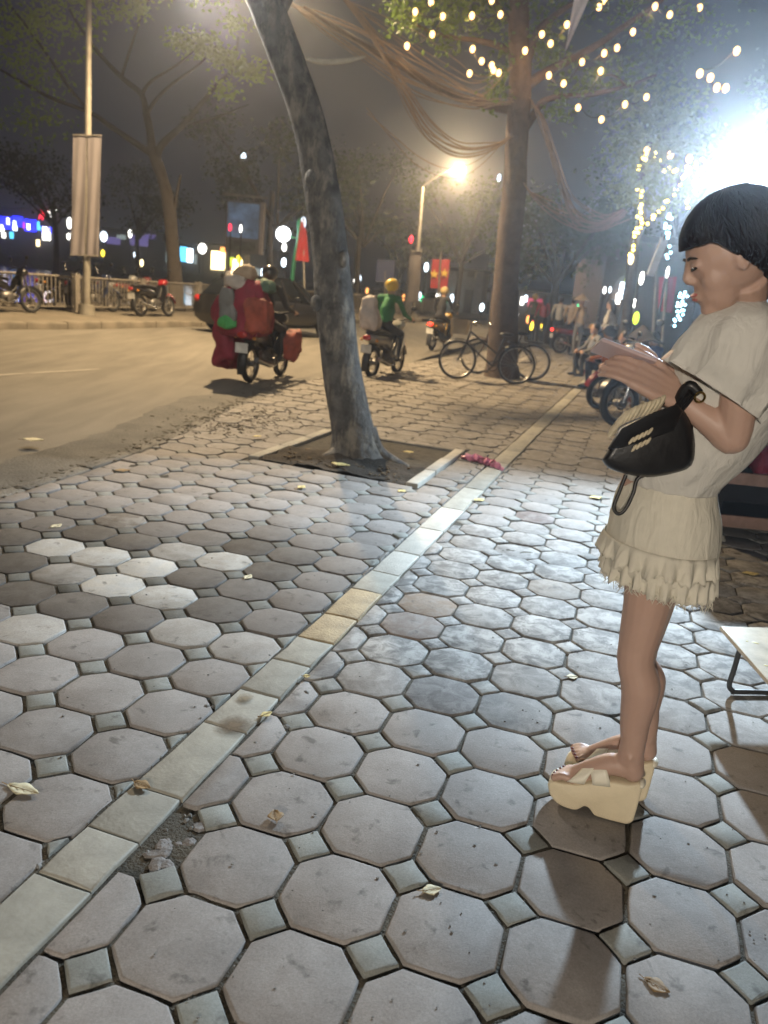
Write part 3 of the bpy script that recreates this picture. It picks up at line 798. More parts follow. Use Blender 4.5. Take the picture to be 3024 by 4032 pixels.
# lakeside tree on the left
YL = 26.0
def lt(*p): return [at(x, y, YL) for x, y in p]
bL = at(380, 672, YL); bL.z = .09
tl = tree('lakeside_tree', 'dusty spreading tree with bare forked limbs behind the parked motorbikes', bL, [
    ([bL] + lt((378, 600), (372, 520), (364, 440), (350, 382), (336, 345), (326, 318)), .24, .17, .4),
    (lt((328, 322), (324, 284), (316, 247), (305, 204), (262, 167), (218, 120), (182, 73), (150, 20)), .15, .03, 0),
    (lt((305, 206), (327, 175), (386, 138), (420, 110)), .07, .02, 0),
    (lt((316, 247), (335, 218), (371, 182), (430, 140), (470, 95)), .08, .02, 0),
    (lt((338, 348), (349, 313), (396, 269), (436, 222), (469, 182), (502, 150), (515, 80)), .14, .03, 0),
    (lt((398, 269), (429, 262), (484, 247), (538, 225)), .06, .02, 0),
    (lt((326, 332), (276, 298), (233, 269), (196, 244), (109, 211), (44, 175), (0, 150)), .11, .03, 0),
    (lt((196, 246), (150, 190), (110, 130), (60, 60), (20, 10)), .06, .02, 0),
    (lt((374, 470), (384, 410), (390, 378)), .06, .04, 0),
    (lt((262, 167), (280, 110), (300, 50), (330, -20)), .05, .02, 0)],
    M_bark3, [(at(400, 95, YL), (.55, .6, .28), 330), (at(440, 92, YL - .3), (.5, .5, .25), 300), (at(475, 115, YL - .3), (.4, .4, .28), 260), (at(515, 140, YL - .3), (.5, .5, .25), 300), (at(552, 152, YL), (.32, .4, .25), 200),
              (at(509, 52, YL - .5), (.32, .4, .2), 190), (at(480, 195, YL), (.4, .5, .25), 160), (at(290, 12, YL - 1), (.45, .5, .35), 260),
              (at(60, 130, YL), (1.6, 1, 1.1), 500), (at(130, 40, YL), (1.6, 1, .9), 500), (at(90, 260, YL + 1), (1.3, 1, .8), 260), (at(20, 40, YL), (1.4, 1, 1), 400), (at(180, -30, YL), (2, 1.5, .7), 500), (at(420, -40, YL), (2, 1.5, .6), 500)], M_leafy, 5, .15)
# tree with bulbs, bicycles leaning on it
Y2 = 15.5
def z4(*p): return [at(822.9 + x * .504, y * .504, Y2) for x, y in p]
b2 = at(1086, 800, Y2); b2.z = 0
t2 = tree('bulb_lit_tree', 'tall brown tree strung with glowing bulbs, bicycles leaning at its foot', b2, [
    ([b2] + [at(x, y, Y2) for x, y in ((1088, 700), (1094, 600), (1102, 500), (1112, 400), (1116, 300), (1122, 220), (1124, 150), (1120, 90), (1122, 0), (1124, -80))], .27, .16, .35),
    (z4((610, 560), (650, 500), (690, 440), (760, 415), (900, 405), (1050, 370), (1180, 322)), .085, .025, 0),
    (z4((610, 380), (690, 320), (800, 260), (930, 190), (1060, 100), (1190, 10), (1280, -60)), .10, .03, 0),
    (z4((620, 270), (670, 140), (760, 55), (860, -10)), .09, .04, 0),
    (z4((590, 260), (520, 205), (420, 175), (250, 150), (120, 90)), .08, .02, 0),
    (z4((575, 470), (470, 455), (350, 420), (200, 350), (80, 280), (-60, 200), (-220, 100), (-330, 30)), .09, .03, 0),
    (z4((600, 140), (530, 60), (480, -30)), .06, .03, 0),
    (z4((1050, 370), (1010, 330), (960, 320)), .03, .012, 0)],
    M_bark2, [(c, r, k) for c, r, k in [(z4((90, 90))[0], (.22, .4, .22), 90), (z4((285, 150))[0], (.25, .4, .4), 160), (z4((510, 330))[0], (.3, .5, .55), 260), (z4((480, 420))[0], (.18, .3, .25), 90), (z4((700, 170))[0], (.3, .4, .45), 220), (z4((740, 240))[0], (.25, .3, .25), 120),
        (z4((850, 330))[0], (.6, .5, .35), 260), (z4((300, 30))[0], (1.1, .8, .5), 600), (z4((120, 30))[0], (.7, .7, .5), 260), (z4((480, -40))[0], (1.4, 1, .6), 700), (z4((780, 470))[0], (.3, .4, .25), 120), (z4((1190, 150))[0], (.14, .2, .12), 40), (z4((1000, 330))[0], (.5, .5, .3), 120), (z4((900, -60))[0], (1.6, 1, .5), 700), (z4((1300, 60))[0], (1.2, 1, .5), 300)]], M_leaf, 11, .10)
# ivy-like pale sprig in front of the right hand foliage handled by background trees
def cable(label, pts, r, m, group):
    P = smooth_path(pts, 6); o = MB().tube([p - P[0] for p in P], r, 5).build('overhead_cable', m); o.location = P[0]
    return tag(o, label, 'cable', group)
M_cable = mat('dusty overhead cable', (.22, .165, .13), .8)
rnd = random.Random(21)
def jit(p, s): return p + Vector((rnd.gauss(0, s), rnd.gauss(0, s * 2), rnd.gauss(0, s)))
def bundle(label, group, path, n, spread, r=.009):
    for k in range(n):
        f = (k / max(1, n - 1) - .5) * 2
        P = []
        for i, p in enumerate(path):
            t = i / (len(path) - 1); sag = math.sin(math.pi * t)
            P.append(p + Vector((0, f * .25, f * spread * (sag * 1.0 + .12))) + Vector((rnd.gauss(0, .02), rnd.gauss(0, .1), rnd.gauss(0, .02))))
        cable(label, P, r * rnd.uniform(.8, 1.5), M_cable, group)
bundle('dusty cable in the upper bundle sagging leftward from the bulb lit tree', 'upper left cable bundle', z4((560, 440), (400, 425), (250, 375), (100, 300), (-80, 190), (-260, 90), (-400, 10)), 12, .30)
bundle('dusty cable in the lower bundle looping left of the bulb lit tree', 'lower left cable bundle', z4((565, 590), (450, 640), (330, 640), (210, 565), (120, 430), (40, 280), (-60, 120), (-180, -40)), 10, .20)
bundle('thin cable between the bulb lit tree and the leaning tree', 'thin crossing cables', z4((560, 290), (420, 370), (300, 340), (150, 240), (0, 110), (-150, 0)), 6, .35, .007)
bundle('cable hanging in long loops right of the bulb lit tree', 'right hanging cables', z4((640, 440), (700, 520), (745, 690), (800, 860), (860, 935), (960, 950), (1040, 900)), 9, .24, .012)
bundle('low drooping cable crossing behind the bulb lit tree', 'right drooping cables', z4((590, 760), (650, 840), (740, 900), (830, 940), (930, 965), (1040, 930)), 5, .14, .011)
bundle('lone thin cable reaching toward the far street lamp', 'lone far cables', z4((-60, 480), (40, 580), (160, 690), (300, 735), (420, 700), (540, 600)), 2, .1, .007)
t = MB().tube(smooth_path([at(x, y, 11) - at(650, 122, 11) for x, y in ((650, 122), (690, 133), (740, 132), (790, 122))], 4), [.012, .02, .028, .03, .034, .036, .036, .036, .034, .03, .024, .018, .01], 7).build('coiled_cable', mat('pale cable coil', (.26, .25, .21), .7)); t.location = at(650, 122, 11)
tag(t, 'pale thick cable loop hanging between the leaning tree and the bulbs', 'cable')

# ---------------------------------------------------------------- bulb strings
M_wire = mat('thin black wire', (.02, .018, .015), .6)
def bulb_string(label, pts, Y, r=.046, lit=('bulb_warm', (1, .60, .24), 4.2), wire=True, light=0, cat='string lights', name='bulb_string', group='strings of glowing bulbs', elong=1.25):
    P = [at(x, y, Y) for x, y in pts]; o = thing(name, label, cat, P[0], group=group); L0 = P[0]
    if wire:
        W = []
        for i in range(len(P) - 1):
            for k in range(5): t = k / 5; W.append(P[i].lerp(P[i + 1], t) - L0 + Vector((0, 0, .05 - .10 * math.sin(math.pi * t))))
        W.append(P[-1] - L0 + Vector((0, 0, .05)))
        MB().tube(W, .009, 4).build('wire', M_wire, o)
    me = MB().ball((0, 0, 0), (r, r, r * elong), 12, 8).mesh('bulb', glow(*lit), True)
    for p in P:
        q = bpy.data.objects.new('bulb', me); col.objects.link(q); q.parent = o; q.location = p - L0
    if light:
        for i in range(0, len(P), 3): lamp_light(o, P[i] - L0 + Vector((0, 0, -.12)), light, lit[1], .06)
    return o
def z4p(*p): return [(822.9 + x * .504, y * .504) for x, y in p]
bulb_string('warm bulb string at upper left of the bulb lit tree', z4p((112, 197), (220, 147), (265, 70), (147, 50), (215, 10)), Y2 - .4, light=5)
bulb_string('warm bulb string across the leafy top left of the bulb lit tree', z4p((390, 67), (512, 62), (475, 2)), Y2 - .4, light=5)
bulb_string('clustered bulb string just left of the bulb lit trunk', z4p((393, 210), (432, 262), (475, 280), (482, 300), (505, 312), (380, 315)), Y2 - .5, light=5)
bulb_string('bulb string climbing right of the bulb lit trunk to the pale flag', z4p((618, 217), (690, 147), (727, 187), (797, 105), (935, 30), (957, 2)), Y2 - .5, light=5)
bulb_string('long bulb string along the rising right limb', z4p((720, 323), (783, 358), (862, 266), (957, 228), (1012, 205), (1080, 137), (1175, 27), (1238, 63), (1366, 32)), Y2 - .4, light=5)
bulb_string('bulb string under the low right limb of the bulb lit tree', z4p((942, 304), (845, 461), (945, 512), (1046, 447), (1138, 416)), Y2 - .4, light=5)
bulb_string('short bulb string hanging at upper right in open sky', z4p((1525, 218), (1367, 315), (1412, 333), (1440, 375), (1477, 378)), 12.5, light=5)
# right tree wrapped in yellow rope lights
YR = 22.0
def z6p(*p): return [((2200 + x / 2.0133) / PXS, (600 + y / 2.0133) / PXS) for x, y in p]
def z6(*p): return [at(x, y, YR) for x, y in z6p(*p)]
bR = z6((560, 1250))[0]; bR.z = 0
t3 = tree('rope_lit_tree', 'leafy tree wrapped with yellow rope lights beside the woman', bR, [
    ([bR] + z6((585, 900), (605, 700), (650, 560), (655, 420), (650, 250), (660, 120), (690, 20), (720, -80)), .16, .08, .2),
    (z6((655, 590), (740, 515), (850, 425), (905, 350), (955, 230), (990, 120), (1020, 0)), .07, .03, 0),
    (z6((970, 210), (1060, 130), (1150, 90), (1250, 20)), .04, .02, 0), (z6((700, 30), (790, 90), (880, 140)), .03, .02, 0)],
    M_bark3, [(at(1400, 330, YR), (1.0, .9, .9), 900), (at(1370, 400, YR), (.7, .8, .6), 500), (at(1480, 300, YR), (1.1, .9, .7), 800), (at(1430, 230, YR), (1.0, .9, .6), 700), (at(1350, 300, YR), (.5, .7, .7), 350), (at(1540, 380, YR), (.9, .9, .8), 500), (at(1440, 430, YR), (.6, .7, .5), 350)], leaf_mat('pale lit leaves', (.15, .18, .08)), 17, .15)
def rope(label, pts, Y, gap, r, lit, group='rope lights', elong=1.0):
    P = smooth_path([at(x, y, Y) for x, y in pts], 8); out = [P[0]]; d = 0
    o = thing('rope_light', label, 'rope light', P[0], group=group); L0 = P[0]
    MB().tube([p - L0 for p in P], .008, 4).build('wire', M_wire, o)
    for i in range(1, len(P)):
        seg = (P[i] - P[i - 1]).length
        while d + seg >= gap:
            t = (gap - d) / seg; out.append(P[i - 1].lerp(P[i], t)); P[i - 1] = out[-1]; seg = (P[i] - P[i - 1]).length; d = 0
        d += seg
    me = MB().ball((0, 0, 0), (r, r, r * elong), 8, 6).mesh('led', glow(*lit), True); rn = random.Random(len(pts))
    for p in out:
        q = bpy.data.objects.new('led', me); col.objects.link(q); q.parent = o; q.location = p - L0 + Vector((rn.uniform(-1, 1), rn.uniform(-1, 0), rn.uniform(-1, 1))) * r * 2.2
    return o
YEL = ('led_yellow', (1, .72, .12), 16)
rope('yellow rope light spiralling up the trunk right of the bicycles', z6p((580, 850), (590, 760), (610, 680), (640, 560), (640, 450), (640, 330), (638, 240)), YR - .25, .10, .036, YEL)
rope('yellow rope light on the upper trunk fork', z6p((640, 140), (665, 70), (700, 10), (745, 25)), YR - .25, .11, .036, YEL)
rope('yellow rope light along the rising right branch', z6p((665, 580), (740, 510), (850, 420), (900, 350), (950, 230), (985, 165), (1060, 110), (1180, 60)), YR - .2, .11, .034, YEL)
rope('yellow rope light in the top arc of the tree', z6p((745, 60), (790, 100), (830, 125), (900, 135), (950, 165)), YR - .2, .12, .034, YEL)
rope('yellow rope light clustered by the woman head', z6p((1010, 440), (1040, 350), (1075, 290), (1130, 180), (1180, 150), (1220, 230)), YR - .2, .10, .036, YEL)
bulb_string('four white bulbs among the yellow rope lights', z6p((700, -15), (885, 20), (1035, 50), (1030, 145), (1085, 240)), YR - .4, .075, wire=True, light=5)
CYN = ('led_cyan', (.45, .85, 1), 9)
rope('icy blue rope light strip hanging left of the woman hair', z6p((885, 490), (860, 560), (850, 640), (830, 700)), 16, .055, .028, CYN)
rope('lower icy blue rope light strip by the woman face', z6p((888, 740), (880, 800), (872, 870)), 16, .075, .026, CYN)
rope('twin icy blue rope light by the woman chin, right strand', z6p((1008, 1105), (985, 1200), (960, 1290), (945, 1340)), 13, .045, .02, CYN)
rope('twin icy blue rope light by the woman chin, left strand', z6p((970, 1115), (945, 1220), (915, 1320), (893, 1390)), 13, .045, .02, CYN)

# ---------------------------------------------------------------- background trees
def bg_tree(label, x, ybase, Y, top, spread, seed, leafm=M_leafd, n=2600, trunk=.22, size=.24, blobs=None):
    b = at(x, ybase, Y); b.z = 0; r = random.Random(seed); tt = at(x, top, Y)
    H = tt.z; limbs = [([b, b + Vector((r.uniform(-.3, .3), 0, H * .3)), b + Vector((r.uniform(-.4, .4), 0, H * .62))], trunk, trunk * .5, .3)]
    crowns = []
    for k in range(7):
        a = r.uniform(0, 6.28); rr = spread * r.uniform(.35, 1); e = b + Vector((math.cos(a) * rr, math.sin(a) * rr * .7, H * r.uniform(.55, .98)))
        limbs.append(([b + Vector((0, 0, H * .42)), b.lerp(e, .55) + Vector((0, 0, H * .22)), e], trunk * .4, .03, 0))
        crowns.append((e, (spread * r.uniform(.3, .5), spread * .4, H * r.uniform(.1, .2)), n // 7))
    return tree('background_tree', label, b, limbs, M_bark3, crowns, leafm, seed, size, 'dark trees along the road', 8)
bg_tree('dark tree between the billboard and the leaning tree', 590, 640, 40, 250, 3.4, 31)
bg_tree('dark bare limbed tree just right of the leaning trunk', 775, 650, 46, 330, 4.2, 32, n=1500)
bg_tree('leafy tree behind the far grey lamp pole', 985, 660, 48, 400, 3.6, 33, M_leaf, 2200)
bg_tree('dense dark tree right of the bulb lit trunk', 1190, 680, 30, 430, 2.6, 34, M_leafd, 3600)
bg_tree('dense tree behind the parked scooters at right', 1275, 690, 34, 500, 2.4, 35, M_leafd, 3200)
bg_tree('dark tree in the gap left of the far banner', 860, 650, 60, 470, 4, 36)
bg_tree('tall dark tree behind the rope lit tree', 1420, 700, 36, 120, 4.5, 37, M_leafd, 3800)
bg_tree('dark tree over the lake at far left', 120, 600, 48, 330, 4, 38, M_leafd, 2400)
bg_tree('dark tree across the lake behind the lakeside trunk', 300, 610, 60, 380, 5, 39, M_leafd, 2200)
for x, y, Y, k in ((990, 445, 20, 220), (1162, 590, 22, 90), (1178, 575, 21, 60), (1137, 517, 19, 40)):
    pass
# ================================================================ VEHICLES
M_tyre = mat('black tyre rubber', (.014, .014, .015), .75, bump=.3, bscale=80)
M_rim = mat('dull alloy rim', (.32, .31, .29), .4, metal=.8)
M_seat = mat('black vinyl seat', (.018, .018, .02), .45)
M_chrome = mat('dull chrome', (.45, .44, .42), .25, metal=.9)
M_engine = mat('engine alloy', (.16, .155, .15), .45, metal=.7, var=.5, scale=20)
M_mirror = mat('mirror back', (.02, .02, .022), .3)
TAIL = ('tail_red', (1, .03, .02), 5); TAILD = mat('unlit red lens', (.35, .02, .02), .25)
HEADD = mat('clear headlight lens', (.55, .55, .52), .15)
def paint(name, c): return mat(name, c, .28, var=.12, scale=3, coat=.6)
def wheel(parent, x, r=.28, w=.085, fine=False):
    c = (x, 0, r)
    wt = MB().torus(c, r - w * .5, w * .5, (0, 1, 0), 32, 10).build('wheel', M_tyre, parent)
    rm = MB().torus(c, r - w * .98, .02, (0, 1, 0), 28, 6)
    rm.build('rim', M_rim, wt)
    sp = MB()
    for k in range(18 if fine else 12):
        a = k * 2 * math.pi / (18 if fine else 12); d = Vector((math.cos(a), 0, math.sin(a)))
        sp.tube([Vector(c) + d * .03 + Vector((0, .025 * (-1) ** k, 0)), Vector(c) + d * (r - w)], .004, 4)
    sp.build('spokes', M_rim, wt)
    MB().tube([(x, -.07, r), (x, .07, r)], .045, 12).torus((x, .035, r), .07, .012, (0, 1, 0), 16, 6).build('hub', M_engine, wt)
    return wt
def side_sweep(mb, prof, hw, n=1):
    """side profile (x,z,half width scale) swept as a rounded body"""
    rings = []
    for x, zlo, zhi, w in prof:
        h = (zhi - zlo) / 2; zc = (zhi + zlo) / 2; ring = []
        for k in range(12):
            a = 2 * math.pi * k / 12; ca, sa = math.cos(a), math.sin(a)
            ring.append(Vector((x, math.copysign(abs(ca) ** .7, ca) * hw * w, zc + math.copysign(abs(sa) ** .7, sa) * h)))
        rings.append(ring)
    mb.rings(rings); return mb
def motorbike(label, loc, rz, body, group=None, tail_lit=False, second=None, name='motorbike', lean=0.0):
    t = thing(name, label, 'motorbike', loc, rz, group); t.rotation_euler = (lean, 0, rz)
    second = second or body
    wheel(t, -.6); wheel(t, .6)
    # underbone frame and engine
    MB().tube(smooth_path([(.42, 0, .86), (.30, 0, .62), (.12, 0, .46), (-.2, 0, .5), (-.62, 0, .7)], 4), .035, 8).build('frame', M_dark, t)
    MB().ball((0, 0, .36), (.2, .11, .13), 12, 8).tube([(.05, 0, .36), (.27, 0, .38)], [.085, .07], 10).tube([(-.05, -.16, .3), (-.05, .16, .3)], .05, 10).build('engine', M_engine, t)
    side_sweep(MB(), [(-.92, .70, .74, .25), (-.8, .62, .77, .75), (-.5, .56, .76, 1), (-.2, .56, .74, .95), (.0, .50, .66, .7), (.1, .45, .55, .35)], .125).build('tail_cover', body, t)
    side_sweep(MB(), [(-.85, .76, .80, .5), (-.7, .75, .83, .95), (-.3, .745, .82, 1.05), (-.02, .72, .78, .9), (.06, .70, .74, .5)], .135).build('seat', M_seat, t)
    # leg shield, front cowl
    lg = MB()
    for s in (-1, 1):
        lg.rings([[Vector((.40, s * .03, .88)), Vector((.36, s * .17, .80)), Vector((.33, s * .17, .79)), Vector((.37, s * .03, .87))],
                  [Vector((.36, s * .03, .62)), Vector((.27, s * .23, .58)), Vector((.245, s * .23, .58)), Vector((.33, s * .03, .62))],
                  [Vector((.22, s * .03, .40)), Vector((.16, s * .19, .36)), Vector((.14, s * .19, .36)), Vector((.19, s * .03, .40))]])
    lg.build('leg_shield', body, t)
    side_sweep(MB(), [(.34, .84, .90, .6), (.42, .80, 1.0, 1.0), (.52, .84, .98, .95), (.57, .87, .93, .6)], .13).build('front_cowl', second, t)
    MB().ball((.555, 0, .90), (.04, .085, .055), 12, 8).build('headlight', HEADD, t)
    for s in (-1, 1): MB().tube([(.60, s * .075, .28), (.56, s * .075, .42), (.45, s * .07, .78)], .022, 8).build('fork', M_chrome, t)
    fd = MB()
    arc = [Vector((.6 + math.cos(a) * .325, 0, .28 + math.sin(a) * .325)) for a in [R(q) for q in range(20, 151, 13)]]
    fd.rings([[p + Vector((0, -.06, -.035)), p + Vector((0, -.045, .01)), p + Vector((0, .045, .01)), p + Vector((0, .06, -.035)), p + Vector((0, .05, -.04)), p + Vector((0, -.05, -.04))] for p in arc]); fd.build('front_fender', second, t)
    rf = MB(); arc = [Vector((-.6 + math.cos(a) * .33, 0, .28 + math.sin(a) * .33)) for a in [R(q) for q in range(60, 201, 14)]]
    rf.rings([[p + Vector((0, -.06, -.03)), p + Vector((0, -.045, .01)), p + Vector((0, .045, .01)), p + Vector((0, .06, -.03))] for p in arc]); rf.build('rear_fender', M_dark, t)
    MB().tube(smooth_path([(.36, .34, .98), (.40, .2, 1.02), (.42, 0, .98), (.40, -.2, 1.02), (.36, -.34, .98)], 4), .014, 8).build('handlebar', M_dark, t)
    for s in (-1, 1):
        MB().tube([(.39, s * .22, 1.02), (.40, s * .27, 1.18)], .006, 6).ball((.40, s * .29, 1.21), (.02, .06, .04), 10, 6).build('mirror', M_mirror, t)
        MB().ball((-.82, s * .14, .66), (.03, .03, .025), 8, 6).build('indicator', mat('amber lens', (.6, .25, .03), .3), t)
    MB().ball((-.93, 0, .70), (.03, .08, .045), 10, 8).build('tail_light', glow(*TAIL) if tail_lit else TAILD, t)
    MB().box((-.93, 0, .52), (.012, .19, .14)).build('number_plate', mat('pale number plate', (.5, .5, .48), .5), t, False)
    MB().tube(smooth_path([(.15, -.1, .3), (0, -.14, .22), (-.3, -.15, .26), (-.75, -.16, .36)], 4), [.02] * 7 + [.04] * 6, 10).build('exhaust', M_chrome, t)
    return t
RAD = math.atan2
def along(a, b):
    d = Vector(b) - Vector(a); return (Vector(a) + Vector(b)) / 2, math.atan2(d.y, d.x)
P_black = paint('black gloss paint', (.012, .012, .014)); P_red = paint('deep red paint', (.30, .015, .02)); P_blue = paint('dark blue paint', (.02, .03, .07)); P_silver = paint('silver grey paint', (.28, .28, .28)); P_white = paint('off white paint', (.5, .48, .44)); P_maroon = paint('maroon paint', (.12, .02, .025)); P_yel = paint('yellow ochre paint', (.45, .27, .05))
# parked across the road
PG = 'motorbikes parked by the railing'
c, a = along(gnd(285, 684, .09), gnd(382, 684, .09)); motorbike('parked motorbike with red front cowl under the lakeside tree', c, a, P_black, PG, second=P_red, lean=R(-7))
c, a = along(gnd(162, 672, .09), gnd(250, 674, .09)); motorbike('dark parked motorbike behind the banner lamp pole', c, a, P_blue, PG, lean=R(-7))
c, a = along(gnd(-25, 674, .09), gnd(60, 676, .09)); motorbike('black parked motorbike cut by the left picture edge', c, a, P_black, PG, lean=R(-7))
c, a = along(gnd(95, 668, .09), gnd(190, 669, .09)); motorbike('black parked motorbike between the left edge and the banner pole', c, a, P_black, PG, lean=R(-7))
c, a = along(gnd(255, 672, .09), gnd(345, 673, .09)); motorbike('maroon parked motorbike crowded among the others by the railing', c, a, P_maroon, PG, lean=R(-7))
c, a = along(gnd(215, 668, .09), gnd(318, 670, .09)); motorbike('grey parked motorbike half hidden behind the red cowled one', c, a, P_silver, PG, lean=R(-6))
# cargo motorbike
c_cargo, a_cargo = along(gnd(540, 826, -.06), gnd(603, 812, -.06)); motorbike('dark motorbike loaded with red sacks riding past the leaning tree', c_cargo, a_cargo, P_black)
c_green, a_green = along(gnd(800, 818, -.06), gnd(857, 808, -.06)); motorbike('pale motorbike ridden by the person in green', c_green, a_green, P_silver, second=P_white)
m3r = gnd(932, 757, -.06); d3 = Vector((.36, .93, 0)); c_third = m3r + d3 * .6; a_third = math.atan2(d3.y, d3.x)
motorbike('motorbike with a lit red tail light riding away up the road', c_third, a_third, P_yel, tail_lit=True)
# scooter on the pavement close behind the woman
f0 = gnd(1341, 922); hd = Vector((-.90, -.42, 0)).normalized()
near_bike = motorbike('black scooter parked on the pavement behind the black handbag', f0 - hd * .6, math.atan2(hd.y, hd.x), P_black, lean=R(5)); near_bike.scale = (1.12, 1.12, 1.12)
# scooters by the crowd
for x, y, dx, lab, pc, sc_ in ((1205, 766, 80, 'maroon scooter parked right of the bicycles', P_maroon, P_yel), (1262, 772, 75, 'dark scooter parked before the seated crowd', P_black, P_red), (1180, 742, 60, 'silver scooter beyond the bulb lit tree', P_silver, None), (1295, 760, 60, 'blue scooter half hidden behind the parked black scooter', P_blue, None)):
    c, a = along(gnd(x, y), gnd(x + dx, y + 3)); d = Vector((math.cos(a), math.sin(a), 0)); a2 = math.atan2(d.y * .35, d.x)
    motorbike(lab, gnd(x + dx / 2, y), a2, pc, 'scooters parked on the pavement', second=sc_, lean=R(-5), tail_lit=True)

for x, Y, rz, lab, pc in ((1395, 12.2, 3.5, 'red scooter behind the phone of the standing woman', P_red), (1440, 14.0, 3.0, 'white scooter parked beside the blouse sleeve', P_white), (1330, 18.5, 3.3, 'dark scooter far behind the parked black scooter', P_blue)):
    p = at(x, 720, Y); p.z = 0; motorbike(lab, p, rz, pc, 'scooters parked on the pavement', lean=R(-5))
# ---------------------------------------------------------------- bicycles
def bicycle(label, front, rear, frame_m, basket=False, lean=0.0):
    f, r_ = Vector(front), Vector(rear); c = (f + r_) / 2; a = math.atan2((f - r_).y, (f - r_).x)
    t = thing('bicycle', label, 'bicycle', c, a, 'bicycles leaning at the tree'); t.rotation_euler = (lean, 0, a)
    wb = .54; R0 = .345
    for x in (-wb, wb):
        w = MB().torus((x, 0, R0), R0 - .018, .018, (0, 1, 0), 40, 8).build('wheel', M_tyre, t)
        MB().torus((x, 0, R0), R0 - .042, .011, (0, 1, 0), 40, 6).build('rim', M_rim, w)
        s = MB()
        for k in range(24):
            q = k * math.pi / 12; s.tube([Vector((x, .02 * (-1) ** k, R0)), Vector((x + math.cos(q) * (R0 - .04), 0, R0 + math.sin(q) * (R0 - .04)))], .0022, 3)
        s.tube([(x, -.04, R0), (x, .04, R0)], .022, 8); s.build('spokes', M_rim, w)
        m = MB(); arc = [Vector((x + math.cos(q) * (R0 + .03), 0, R0 + math.sin(q) * (R0 + .03))) for q in [R(z) for z in (range(30, 171, 14) if x > 0 else range(10, 181, 15))]]
        m.rings([[p + Vector((0, -.028, -.012)), p + Vector((0, 0, .006)), p + Vector((0, .028, -.012)), p + Vector((0, 0, 0))] for p in arc]); m.build('mudguard', frame_m, t)
    bb_, seat_t, head_t, head_b = Vector((-.10, 0, .29)), Vector((-.26, 0, .80)), Vector((.36, 0, .86)), Vector((.41, 0, .66))
    fr = MB()
    for p, q in ((bb_, seat_t), (bb_, head_b), (bb_ + Vector((-.06, 0, .22)), head_t), (head_t, head_b)): fr.tube([p, q], .017, 8)
    for s in (-1, 1):
        fr.tube([bb_ + Vector((0, s * .03, 0)), (-wb, s * .06, R0)], .010, 6); fr.tube([seat_t + Vector((.04, s * .03, -.1)), (-wb, s * .06, R0)], .009, 6)
        fr.tube(smooth_path([head_b + Vector((0, s * .045, 0)), (.45, s * .05, .52), (wb, s * .05, R0)], 3), .012, 6)
    fr.build('frame', frame_m, t)
    MB().ball(seat_t + Vector((-.03, 0, .07)), (.13, .08, .035), 12, 8).tube([seat_t, seat_t + Vector((-.01, 0, .06))], .012, 6).build('saddle', M_seat, t)
    MB().tube(smooth_path([(.22, .27, .98), (.34, .25, 1.02), (.37, 0, .99), (.34, -.25, 1.02), (.22, -.27, .98)], 4), .011, 6).tube([head_t, (.36, 0, 1.0)], .013, 6).build('handlebar', M_chrome, t)
    MB().torus(bb_ + Vector((0, .05, 0)), .085, .008, (0, 1, 0), 20, 5).tube([bb_ + Vector((0, .06, 0)), bb_ + Vector((.12, .07, -.11))], .009, 6).tube([bb_ + Vector((0, -.06, 0)), bb_ + Vector((-.12, -.07, .11))], .009, 6).box(bb_ + Vector((.12, .11, -.11)), (.08, .07, .02)).box(bb_ + Vector((-.12, -.11, .11)), (.08, .07, .02)).build('crankset', M_dark, t)
    MB().box((-.52, 0, .74), (.36, .12, .015)).tube([(-.42, .05, .74), (-wb, .06, R0)], .006, 5).tube([(-.42, -.05, .74), (-wb, -.06, R0)], .006, 5).build('rear_rack', M_dark, t, False)
    if basket:
        b = MB(); mw_ = mat('woven wire basket', (.20, .16, .11), .8)
        for k in range(9):
            z = .80 + k * .03; s = .8 + .2 * k / 8
            P = [Vector((.56 + x * .16 * s, y * .19 * s, z)) for x, y in ((-1, -1), (1, -1), (1, 1), (-1, 1), (-1, -1))]; b.tube(P, .006, 4)
        for k in range(-4, 5):
            for x, y in ((-1, k / 4), (1, k / 4), (k / 4, -1), (k / 4, 1)): b.tube([(.56 + x * .128, y * .152, .80), (.56 + x * .16, y * .19, 1.04)], .005, 4)
        b.box((.56, 0, .80), (.25, .30, .008)); b.build('basket', mw_, t)
    return t
M_bf = mat('dark bicycle enamel', (.03, .03, .032), .4); M_bf2 = mat('brown bicycle enamel', (.07, .045, .035), .4)
bicycle('dark bicycle with a woven front basket at the foot of the bulb lit tree', gnd(978, 818), gnd(1116, 831), M_bf, True, R(4))
bicycle('brown bicycle leaning behind the basket bicycle', gnd(1022, 806), gnd(1150, 822), M_bf2, False, R(-5))

